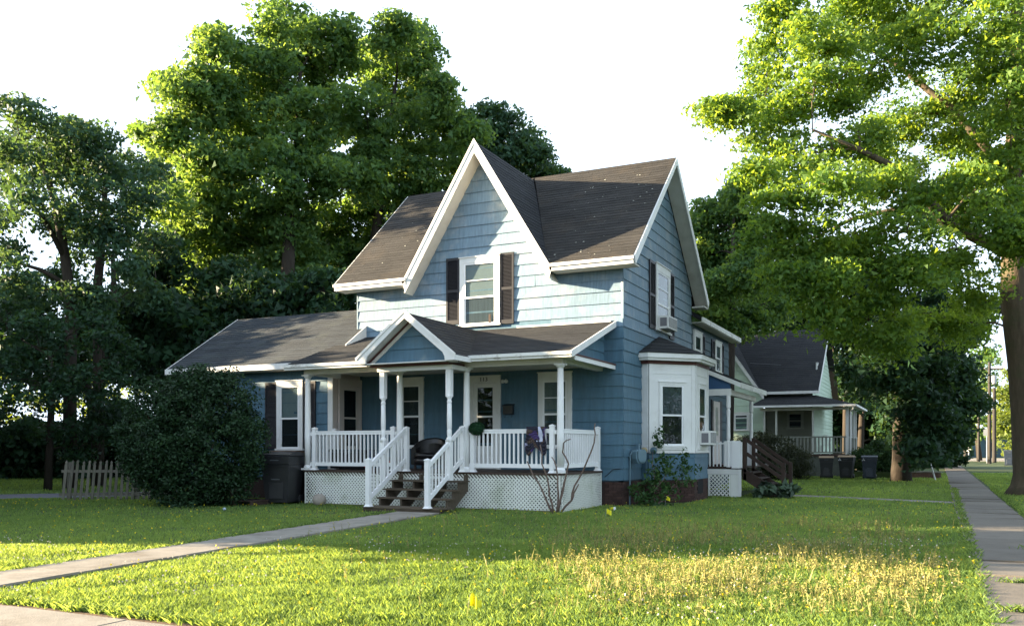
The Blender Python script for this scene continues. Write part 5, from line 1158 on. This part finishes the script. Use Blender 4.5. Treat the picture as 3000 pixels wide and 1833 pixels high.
# C: the big maple on the right
fC = 27
trC = [(at(3018, 1452, fC), .78), (at(3020, 1425, fC), .56), (at(3022, 1388, fC), .50), (at(3012, 1205, fC), .47), (at(3000, 1060, fC), .45), (at(2972, 870, fC), .40), (at(2968, 700, fC), .31), (at(2967, 518, fC), .25), (at(2975, 300, fC), .21), (at(2975, 130, fC), .19), (at(2985, -100, fC), .14), (at(2990, -420, fC), .06)]
trC = [(p if i else V((p.x, p.y, -.1)), r) for i, (p, r) in enumerate(trC)]
LC = lob([(1900, 40, 65, -1.0), (1960, 110, 70, -2.0), (1860, 170, 65, 0.0), (2050, 60, 75, 1.0), (2010, 200, 75, -2.0), (1830, 250, 60, 0.0), (1770, 275, 45, -1.8), (1730, 265, 28, -1.8), (1900, 280, 65, -1.3), (2150, 40, 80, 2.0), (2130, 170, 80, -1.0), (2250, 90, 85, -2.0), (2380, 60, 90, -3.0),
          (1950, 370, 65, -2.3), (1850, 350, 50, -1.3), (2060, 310, 75, -1.8), (1820, 430, 42, -3.2), (1900, 460, 60, -3.6), (2010, 460, 70, -4.4), (2180, 290, 75, 2.0), (2130, 400, 70, 0.0), (1870, 570, 60, -3.6), (1960, 560, 70, -4.0), (2060, 560, 75, -3.2), (1920, 640, 60, -4.0), (2000, 660, 70, -4.4),
          (2100, 660, 75, -3.6), (1990, 740, 50, -4.0), (2060, 760, 60, -3.6), (2180, 560, 65, -4.4), (2200, 660, 75, -4.4), (2280, 600, 65, -3.0), (2260, 480, 60, 1.0), (2300, 210, 80, 1.0), (2320, 350, 65, 2.0), (2390, 490, 60, -4.0), (2440, 470, 60, -3.0), (2430, 560, 55, -4.0), (2480, 540, 60, -4.0), (2420, 240, 60, -3.0),
          (2340, 680, 60, -1.0), (2205, 470, 45, -3.4), (2385, 400, 60, 1.0), (2350, 290, 55, -1.0), (2435, 390, 50, -2.0), (2300, 480, 50, 1.5), (2410, 150, 60, -1.5), (2310, 430, 42, -3.6), (2120, 450, 45, -3.2), (2150, 790, 60, -3.2), (2250, 760, 60, 1.0), (2480, 330, 70, 0.0), (2320, 770, 45, 2.0), (2560, 200, 120, 0.0), (2600, 430, 110, 0.0), (2680, 100, 130, 2.0), (2300, -60, 110, 0.0), (2100, -80, 110, 0.0), (2500, -120, 140, 0.0), (2750, 350, 120, 0.0), (2600, 600, 80, 1.0)], fC, rk=1.1, fz=.75)
tree('maple_tree', 'huge sunlit maple with a thick trunk beside the right pavement', 'tree', trC, LC, 20, (.28, .8), 105, .135, LF_C, BARKL, limb=.20, twigs=.35, inner=.35, flat=.45, sat=2,
     extra=[([at(2966, 745, fC), at(2850, 690, fC - .6), at(2770, 650, fC - 1.2), at(2700, 560, fC - 1.8), at(2600, 480, fC - 2.2), at(2520, 440, fC - 2.6), at(2380, 380, fC - 2.6)], [.20, .185, .165, .135, .10, .07, .03]),
            ([at(2770, 650, fC - 1.2), at(2640, 610, fC - .6), at(2500, 640, fC - .2), at(2380, 700, fC)], [.11, .085, .06, .03]),
            ([at(2967, 520, fC), at(2800, 330, fC + .8), at(2640, 200, fC + 1.4), at(2480, 100, fC + 1.6)], [.15, .12, .08, .04]),
            ([at(2975, 300, fC), at(2990, 100, fC - 1), at(3050, -60, fC - 2)], [.2, .16, .1])])
# D: mid-distance trees between the house and the maple
LD = lob([(1720, 540, 55), (1770, 510, 50), (1690, 610, 50), (1760, 600, 60), (1820, 570, 50), (1720, 690, 60), (1800, 660, 60), (1690, 760, 50), (1770, 760, 60), (1840, 730, 55), (1790, 470, 35), (1860, 640, 50)], 46, df=3)
tree('ash_tree', 'mid-green tree between the blue house and the maple crown', 'tree', [(fl(46, (2130 - 1500) / FPX * 46), .3), (at(2140, 1000, 46), .25), (at(2145, 780, 46), .14), (at(2150, 640, 46), .06)], LD, 14, (.45, 1.0), 100, .24, LF_A, twigs=.35)
LE = lob([(2110, 840, 55), (2060, 830, 35), (2070, 900, 35), (2180, 870, 80), (2260, 830, 70), (2215, 980, 75), (2280, 940, 65), (2250, 1020, 50), (2220, 1050, 40), (2310, 880, 45), (2150, 900, 70), (2230, 1050, 45), (2290, 1000, 50), (2200, 930, 60)], 38, df=2)
tree('norway_maple', 'deep shaded broad tree beyond the green house near the pavement', 'tree', [(fl(38, (2640 - 1500) / FPX * 38), .45), (at(2640, 1340, 38), .36), (at(2640, 1150, 38), .32), (at(2640, 1050, 38), .24)], LE, 13, (.45, 1.0), 100, .25, LF_D, twigs=.2, sat=2)
LE2 = lob([(1800, 700, 70), (1860, 720, 70), (1930, 740, 70), (2000, 700, 110), (2150, 720, 120), (2280, 760, 90), (2120, 880, 100), (2230, 900, 90), (2180, 1010, 60)], 60, df=2)
tree('norway_maple', 'dark tree mass behind the green house roof', 'tree', [(fl(60, (2480 - 1500) / FPX * 60), .3), (at(2480, 1100, 60), .2)], LE2, 7, (.7, 1.2), 80, .38, LF_D, twigs=.1, sat=1)
LG = lob([(2330, 860, 38), (2370, 880, 35), (2350, 930, 35), (2320, 940, 40), (2390, 850, 25), (2340, 1000, 40), (2310, 1040, 35), (2360, 1040, 25)], 100, df=6)
tree('far_tree', 'hazy green tree behind the utility poles', 'tree', [(fl(100, (2870 - 1500) / FPX * 100), .3), (at(2860, 1250, 100), .2)], LG, 3.5, (.8, 1.3), 40, .42, LF_A, twigs=0, limbs=False, sat=1)
LG2 = lob([(2430, 930, 40), (2460, 950, 45), (2420, 990, 40), (2450, 1020, 45), (2420, 1060, 35), (2500, 1000, 60), (2540, 940, 60)], 92, df=5)
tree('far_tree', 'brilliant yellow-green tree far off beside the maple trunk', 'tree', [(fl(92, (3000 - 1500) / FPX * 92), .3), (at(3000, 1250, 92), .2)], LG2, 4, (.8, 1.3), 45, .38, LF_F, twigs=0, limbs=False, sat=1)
for label, px, f, h, r in [('dark slim tree on the neighbour lawn behind the brick wall', 2520, 58, 7, .22)]:
    p = fl(f, (px - 1500) / FPX * f)
    tree('yard_tree', label, 'tree', [(p, r * 1.3), (p + V((0, 0, .6)), r), (p + V((.1, 0, h * .5)), r * .8), (p + V((0, 0, h)), r * .5)], [(p + V((R.uniform(-2, 2), R.uniform(-2, 2), h - 1 + R.uniform(-1, 2))), 1.8, .8) for _ in range(5)], 8, (.5, .9), 45, .25, LF_D, twigs=.1, sat=1)
for label, a, b, h in (('dense far tree row right behind the street end', fl(150, 55), fl(160, 95), 9), ('far dark tree row across the end of the street', fl(140, 48), fl(150, 66), 5)):
    pass
thicket('undergrowth', '', fl(63, 20.5), fl(66, 33), 7.5, 3, 1500, .36, LF_D, kind='stuff')
thicket('treeline', '', fl(170, -40), fl(170, 60), 13, 8, 700, .7, LF_D, kind='stuff')
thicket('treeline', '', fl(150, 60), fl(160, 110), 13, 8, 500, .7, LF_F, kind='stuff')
thicket('hedge', 'dark ragged hedge along the far pavement', (5.6, 44, 0), (6.6, 82, 0), 1.7, 1.6, 260, .2, LF_D)

# off to the left of the frame: the street trees that shade the lawn and the lower house front
def shade_tree(label, f, a, h, r, low=2.0, dn=11):
    p = fl(f, a); lb_ = [(p + V((R.uniform(-r * .6, r * .6), R.uniform(-r * .6, r * .6), R.uniform(low, h - r * .45))), r * .62, .8) for _ in range(9)]
    lb_.append((p + V((0, 0, h - r * .5)), r * .5, .9))
    tree('street_tree', label, 'tree', [(p, .3), (p + V((0, 0, h * .4)), .22), (p + V((0, 0, h * .8)), .08)], lb_, dn, (.6, 1.0), 48, .45, LF_B, twigs=.05, limb=.1, sat=0, group='street trees beyond the left lot')
for f_, a_, h_, r_, l_, lb_ in ((16.2, -17.0, 6.6, 3.2, .6, 'shortest street tree left of the drive, nearest the front pavement'), (20.4, -19.0, 7.2, 3.4, .6, 'second street tree from the front pavement left of the drive'),
                                (24.6, -20.5, 7.6, 3.4, .6, 'third street tree from the front pavement left of the drive'), (29.0, -23.0, 8.6, 3.8, .8, 'tallest street tree left of the drive, farthest from the front pavement')):
    shade_tree(lb_, f_, a_, h_, r_, l_, 5 if f_ < 18 else 7.5 if f_ < 22 else 11)

for f_, a_, h_, r_, lb_ in ((34, -28, 12.5, 4.5, 'woodland tree out past the left trees, nearest the drive'), (41, -33, 14, 5, 'middle woodland tree out past the left trees'), (49, -38, 15, 5, 'woodland tree out past the left trees, deepest in the lot')):
    shade_tree(lb_, f_, a_, h_, r_, .8)
# across the two roads, behind and beside the viewer: they show in the window glass
for x_, y_, h_, r_, lb_ in ((-24, -33, 9.5, 4, 'tree across the front road, farthest left'), (-15, -35, 11, 4.5, 'second tree across the front road'), (-5, -33, 10, 4.2, 'third tree across the front road'), (6, -35, 11, 4.5, 'fourth tree across the front road'),
                            (29, -9, 10, 4.2, 'tree across the side road, nearest the corner'), (30, 0, 11, 4.5, 'middle tree across the side road'), (29, 9, 10, 4.2, 'tree across the side road, farthest from the corner')):
    p = V((x_, y_, 0)); lo_ = [(p + V((R.uniform(-r_ * .6, r_ * .6), R.uniform(-r_ * .6, r_ * .6), R.uniform(2.2, h_ - r_ * .45))), r_ * .6, .85) for _ in range(8)]
    tree('street_tree', lb_, 'tree', [(p, .3), (p + V((0, 0, h_ * .4)), .22), (p + V((0, 0, h_ * .8)), .08)], lo_, 3.5, (.8, 1.3), 30, .55, LF_A, twigs=0, limb=.1, sat=0)
# ------------------------------------------------------------------ shrubs
def shrub(name, label, cat, base, ell, n, size, lm, stems=6, per=30, cr=(.12, .3), aspect=.5, flat=.8, bm=TWIG, inner=.55):
    t_ = thing(name, label, cat, base); L_ = [(V(c), r, f) for c, r, f in ell]
    cc, c2, cl = clumps(L_, n, cr, inner); cc[:, 2] = np.maximum(cc[:, 2], .03); pts, tone = leaves_of(cc, c2, cl, L_, per, size, aspect, flat, .2)
    ok = pts[:, :, 2].min(1) > -.02; quads('foliage', pts[ok], lm, t_, tone[ok]); mb = MB()
    for k in range(stems):
        e = V(cc[R.randrange(len(cc))]); s_ = V((R.uniform(-.15, .15), R.uniform(-.15, .15), 0)); mb.tube(wiggle(s_, e, 4, .05), [.022, .018, .014, .01, .005], 5, False)
    mb.build('stem', bm, t_); return t_
bb = fl(22.3, (572 - 1500) / FPX * 22.3)
# axes of the camera are close to the bush's long side
ux, uy = CT, ST
E_ = lambda a, f, z, r, fz=.9: ((a * CT - f * ST, a * ST + f * CT, z), r, fz)
shrub('bush', 'big rounded dark green bush at the left end of the porch', 'bush', bb,
      [E_(-.1, 0, 1.25, 1.35, .95), E_(-.9, .1, 1.5, .95), E_(.75, .2, 1.35, 1.0), E_(0, 0, 2.35, 1.0, .9), E_(-.7, .2, 2.4, .75), E_(.7, .2, 2.35, .75), E_(-.55, 0, .6, .65), E_(.8, -.2, .5, .7), E_(0, -.3, .5, .9), E_(-1.55, .2, 1.9, .45), E_(1.1, .3, 1.9, .6), E_(-.3, .1, 2.95, .45), E_(.35, .1, 2.9, .45)] + [E_(1.75 * math.cos(a_) * math.sin(b_), -1.1 * abs(math.sin(a_)) * math.sin(b_), 1.7 + 1.55 * math.cos(b_), R.uniform(.12, .32), R.uniform(.8, 1.7)) for a_, b_ in [(R.uniform(0, 6.28), R.uniform(.1, 2.3)) for _ in range(70)]], 150, .085, LF_S, 14, 32, (.14, .30), .5, .8)
shrub('shrub', 'straggly green shrub growing under the gas meter by the bay', 'shrub', (.62, .55, 0),
      [((0, -.1, .45), .50, .9), ((.2, .3, .7), .5, .9), ((.2, .5, 1.05), .35, .9), ((-.2, -.3, .3), .45, .8), ((.35, .9, 1.0), .32, .8), ((.1, .1, .95), .3, .9), ((.7, .9, .75), .25, .7), ((-.1, .75, 1.5), .20, 1.3), ((.35, -.1, .3), .45, .8), ((.7, 1.3, .95), .16, .7), ((-.1, .8, 1.85), .10, 1.3), ((.5, 1.0, 1.35), .15, .8)], 75, .10, leafmat('sapling_leaf', (.035, .085, .025), (.07, .13, .02), .3, .5), 10, 14, (.08, .18), .55)
shrub('hosta', 'variegated hosta clump at the foot of the brown side steps', 'plant', (2.85, 5.15, 0), [((0, 0, .12), .55, .6), ((-.3, .2, .12), .4, .6), ((.25, .1, .2), .40, .7)], 70, .26, leafmat('hosta_leaf', (.07, .11, .07), (.06, .10, .04), .2, .7), 2, 9, (.12, .25), .45, .6)
E2 = lambda a, f, z, r, fz=.9: ((a * CT - f * ST, a * ST + f * CT, z), r, fz)
shrub('juniper', 'wide brownish juniper bush behind the side steps', 'bush', fl(40, (2262 - 1500) / FPX * 40), [E2(-1.3, 0, 1.25, .85), E2(-.5, .1, 1.45, .85), E2(.25, 0, 1.3, .8), E2(.9, 0, .9, .75), E2(-.8, -.2, .6, .85), E2(.2, -.2, .6, .85), E2(1.25, 0, .5, .6), E2(-1.8, .2, .8, .7)], 110, .12, LF_J, 8, 36, (.18, .35), .3)
shrub('shrub', 'bright green shrub at the right corner of the neighbour porch', 'shrub', (4.2, 26.2, 0), [((0, 0, .9), .9, .9), ((.8, .3, .7), .8, .9), ((-.6, 0, .9), .6, .9), ((.2, 0, 1.4), .6, .9), ((1.5, .3, .6), .6, .9)], 90, .13, leafmat('lilac_leaf', (.035, .08, .025), (.06, .11, .02), .3, .5), 8, 30, (.18, .35), .55)
# bare pruned shrub at the porch corner
s_ = thing('bare_shrub', 'bare leafless shrub stems before the lattice at the porch corner', 'shrub', (-.52, -3.02, 0)); mb = MB()
for pts in ([(-.1, 0, 0), (-.32, 0, .45), (-.58, 0, .85), (-.72, .0, 1.15)], [(-.08, 0, 0), (-.2, .05, .4), (-.22, 0, .75), (-.36, 0, 1.1), (-.40, 0, 1.52)], [(.0, 0, 0), (.04, .0, .4), (.02, 0, .6), (-.02, 0, 1.05), (-.12, 0, 1.25)], [(.03, 0, 0), (.1, .05, .45), (.2, 0, .75), (.28, 0, 1.1), (.14, 0, 1.35), (.16, 0, 1.55), (.33, 0, 1.64)], [(.02, -.02, .05), (.12, 0, .38), (.18, 0, .62)], [(.08, 0, 0), (.35, 0, .3), (.42, 0, .62), (.62, 0, .95), (.82, 0, 1.4), (.9, 0, 1.75), (.9, 0, 1.98)], [(.36, 0, .32), (.40, 0, .45), (.52, 0, .66)]):
    p2 = []
    for a, b in zip(pts, pts[1:]): p2 += wiggle(V(a), V(b), 2, .02)[:-1]
    p2.append(V(pts[-1])); n_ = len(p2); mb.tube(p2, [.026 - .016 * i / n_ for i in range(n_)], 7)
mb.build('stem', TWIG, s_, smooth=True)

# ------------------------------------------------------------------ grass
def inpoly(x, y, poly):
    r_ = np.zeros(len(x), bool); n = len(poly)
    for i in range(n):
        (x0, y0), (x1, y1) = poly[i], poly[(i + 1) % n]
        c = ((y0 > y) != (y1 > y)) & (x < (x1 - x0) * (y - y0) / (y1 - y0 + 1e-12) + x0); r_ ^= c
    return r_
KEEP_OUT = [[(7.40, -30), (8.66, -30), (9.05, 90), (7.7, 90)], [(-30, -30), (7.4, -30), (7.4, -15.62), (4, -15.68), (1.2, -15.60), (-.6, -15.58), (-3, -15.62), (-30, -15.6)],
            [(wl(-15.7), -15.7), (wr(-15.7), -15.7), (wr(-4.0), -4.0), (wl(-4.0), -4.0)], [(-13.3, -1.3), (0, 0), (0, 13), (-13.3, 13)], [(-7.8, -2.7), (-.5, -2.7), (-.5, 0), (-7.8, 0)],
            [(2.9, 6.4), (7.5, 4.55), (7.5, 5.35), (3.2, 7.2)], [(-24, -13.5), (-16.7, -4.9), (-13.2, -.6), (-14.6, 1.9), (-18.6, -2.6), (-25.5, -11.5)], [(-1.4, 25.9), (3.2, 25.9), (3.2, 40), (-10, 40), (-10, 27.6)], [(3.2, 25.1), (7.3, 25.1), (7.3, 34), (3.2, 34)], [(0, .2), (1.2, 1.5), (1.2, 4.8), (0, 5)], [(.4, 5.2), (1.8, 5.2), (1.8, 9.3), (0, 9.3)], [(14.5, -60), (30, -60), (30, 120), (15, 120)], [(-40, -20.2), (60, -20.2), (60, -60), (-40, -60)]]
def spots(f0, f1, dens, m=.68):
    area = m * (f1 ** 2 - f0 ** 2); n = int(area * dens); f = np.sqrt(NP.uniform(f0 ** 2, f1 ** 2, n)); a = NP.uniform(-m, m, n) * f
    x, y = CX + a * CT - f * ST, CY + a * ST + f * CT; ok = np.ones(n, bool)
    for p in KEEP_OUT: ok &= ~inpoly(x, y, p)
    return x[ok], y[ok], f[ok]
def vnoise(x, y, s, seed):
    "smooth value noise in 0..1"
    g_ = np.random.default_rng(seed).random((256, 256)); u, v_ = x / s + 1000, y / s + 1000; i, k = np.floor(u).astype(int), np.floor(v_).astype(int); fu, fv = u - i, v_ - k
    fu, fv = fu * fu * (3 - 2 * fu), fv * fv * (3 - 2 * fv); G_ = lambda a, b: g_[a % 256, b % 256]
    return (G_(i, k) * (1 - fu) + G_(i + 1, k) * fu) * (1 - fv) + (G_(i, k + 1) * (1 - fu) + G_(i + 1, k + 1) * fu) * fv
def blades(x, y, h, wd, lean, z0=0.0):
    n = len(x); a = NP.uniform(0, 2 * math.pi, n); d = np.stack([np.cos(a), np.sin(a), np.zeros(n)], 1); l = NP.uniform(0, 2 * math.pi, n); e = np.stack([np.cos(l), np.sin(l), np.zeros(n)], 1) * (lean * h)[:, None]
    b = np.stack([x, y, np.full(n, z0)], 1); w2 = (wd * .5)[:, None] * d; up = np.array([0, 0, 1.0])
    mid = b + up * (h * .55)[:, None] + e * .3; tip = b + up * h[:, None] + e
    return np.stack([b - w2, b + w2, mid + w2 * .75, tip], 1), np.stack([b - w2, mid + w2 * .75, tip, mid - w2 * .7], 1)
GRASS = leafmat('grass_blade', (.110, .195, .060), (.36, .47, .07), .46, .55, .6)
def grass():
    Q, T = [], []
    for f0, f1, dn, wd, hh in ((5.8, 9, 2800, .006, .058), (9, 13, 1700, .009, .052), (13, 19, 800, .014, .045), (19, 28, 380, .022, .045), (28, 50, 100, .05, .065)):
        x, y, f = spots(f0, f1, dn, .68 if f1 < 20 else .64)
        n1, n2 = vnoise(x, y, .35, 1), vnoise(x, y, 1.6, 2); h = hh * (.45 + .6 * n1 + .5 * n2) * NP.uniform(.6, 1.3, len(x))
        dp = np.minimum(np.abs(x - wl(y)), np.abs(x - wr(y))) + np.where((y < -4) & (y > -15.6), 0, 9); h *= np.clip(.35 + dp * 1.1, .35, 1)
        a, b = blades(x, y, h, wd * NP.uniform(.7, 1.3, len(x)), NP.uniform(.1, .9, len(x)))
        t1 = np.clip(.28 + .34 * vnoise(x, y, 2.5, 3) + .22 * n1 + NP.normal(0, .13, len(x)), 0, 1)
        Q += [a]; T += [t1]
        if f1 < 14: Q += [b]; T += [t1]
    quads('grass', np.concatenate(Q), GRASS, None, np.concatenate(T), 'stuff'); return sum(len(q) for q in Q)
NG = grass()
# tall straw-coloured weeds gone to seed in a drift across the right of the lawn
STRAW = leafmat('straw_stalk', (.26, .25, .09), (.26, .25, .07), .3, .45, .7)
SEED = leafmat('yellow_seed_head', (.40, .36, .11), (.36, .32, .08), .3, .4, .7)
def weeds():
    x, y, f = spots(7.2, 19, 250, .6); a = (x - CX) * CT + (y - CY) * ST; px = 1500 + a / f * FPX
    cl = vnoise(x, y, 1.1, 9) * .6 + vnoise(x, y, .4, 10) * .4
    near = np.exp(-((f - 9.3) / 1.7) ** 2) * np.clip((px - 1500) / 250, 0, 1) * np.clip((2830 - px) / 150, 0, 1)
    mid_ = .42 * np.exp(-((f - 13.0) / 2.6) ** 2) * np.clip((px - 1450) / 350, 0, 1) * np.clip((2760 - px) / 150, 0, 1)
    pr = np.clip(near * .85 + mid_ * .9, 0, 1) * np.clip((cl - .30) * 3.2, 0, 1) + .012 * (px > 900)
    k = NP.random(len(x)) < pr; x, y, f = x[k], y[k], f[k]; n = len(x)
    h = NP.uniform(.08, .22, n) * (.7 + .5 * vnoise(x, y, .8, 12)); q1, q2 = blades(x, y, h, np.where(f < 11, .0035, .006) * NP.uniform(.8, 1.3, n), NP.uniform(.05, .35, n))
    tip = q1[:, 3]; S = []
    for j in range(3):
        S.append(leaf_quads(tip + NP.normal(0, .012, (n, 3)) - np.array([0, 0, .012 * j]), unit(n), .019 if j else .024, .55, 0))
    side = []
    for j in range(2):
        b0 = q1[:, 0] * (.6 - .25 * j) + q1[:, 3] * (.4 + .25 * j); side.append(leaf_quads(b0 + NP.normal(0, .01, (n, 3)), unit(n), .07, .14, -.5))
    quads('weeds', np.concatenate([q1, q2] + side), STRAW, None, None, 'stuff'); quads('seed_heads', np.concatenate(S), SEED, None, None, 'stuff'); return n
NW = weeds()
def clover():
    x, y, f = spots(6.2, 14, 16, .62); k = vnoise(x, y, 1.3, 21) > .52; x, y = x[k], y[k]; n = len(x); p = np.stack([x, y, NP.uniform(.04, .085, n)], 1)
    W3 = leafmat('clover_flower', (.62, .58, .52), (.4, .38, .34), .2, .2, .8)
    quads('clover_flowers', np.concatenate([leaf_quads(p, unit(n), .022, .9, 0) for _ in range(3)]), W3, None, None, 'stuff')
    x, y, f = spots(6.2, 24, 5, .62); n = len(x); p = np.stack([x, y, NP.uniform(.05, .10, n)], 1)
    quads('buttercups', np.concatenate([leaf_quads(p, unit(n), .028, .9, 0) for _ in range(2)]), leafmat('buttercup', (.65, .55, .03), (.5, .42, .03), .2, .2, .7), None, None, 'stuff')
clover()
# broad-leaved weeds and tufts hanging over the edges of the pavements and the walk
def edge_tufts():
    P_ = []
    for (ax, ay), (bx, by), n in (((7.40, -16), (7.62, 14), 900), ((8.66, -14), (8.8, 14), 500), ((-3, -15.6), (7.4, -15.62), 1500), ((wl(-15.5) - .02, -15.5), (wl(-4.4) - .02, -4.4), 500)):
        t_ = NP.random(n); P_.append(np.stack([ax + (bx - ax) * t_ + NP.normal(0, .035, n), ay + (by - ay) * t_ + NP.normal(0, .035, n)], 1))
    q = np.concatenate(P_); q = np.repeat(q, 5, 0) + NP.normal(0, .02, (len(q) * 5, 2)); n = len(q)
    a, b = blades(q[:, 0], q[:, 1], NP.uniform(.03, .085, n), NP.uniform(.006, .011, n), NP.uniform(.3, 1.3, n)); t1 = NP.random(n)
    quads('edge_grass', np.concatenate([a, b]), GRASS, None, np.concatenate([t1, t1]), 'stuff')
    # tufts in the pavement joints
    q = []
    for cx, cy, n in ((8.25, -9.82, 260), (8.4, -10.3, 200), (7.85, -10.35, 120), (8.35, -8.3, 160), (7.75, -12.2, 160), (8.3, -6.7, 100)): q.append(np.stack([NP.normal(cx, .13, n), NP.normal(cy, .022, n)], 1))
    q = np.concatenate(q); n = len(q); a, b = blades(q[:, 0], q[:, 1], NP.uniform(.02, .07, n), NP.uniform(.007, .012, n), NP.uniform(.5, 1.6, n), .03); quads('pavement_weeds', np.concatenate([a, b]), GRASS, None, None, 'stuff')
edge_tufts()
print('LEAVES', NLEAF, 'GRASS', NG, 'WEEDS', NW, 'TRIS', sum(sum(len(p.vertices) - 2 for p in o.data.polygons) if len(o.data.polygons) < 50000 else 2 * len(o.data.polygons) for o in SC.objects if o.type == 'MESH'))
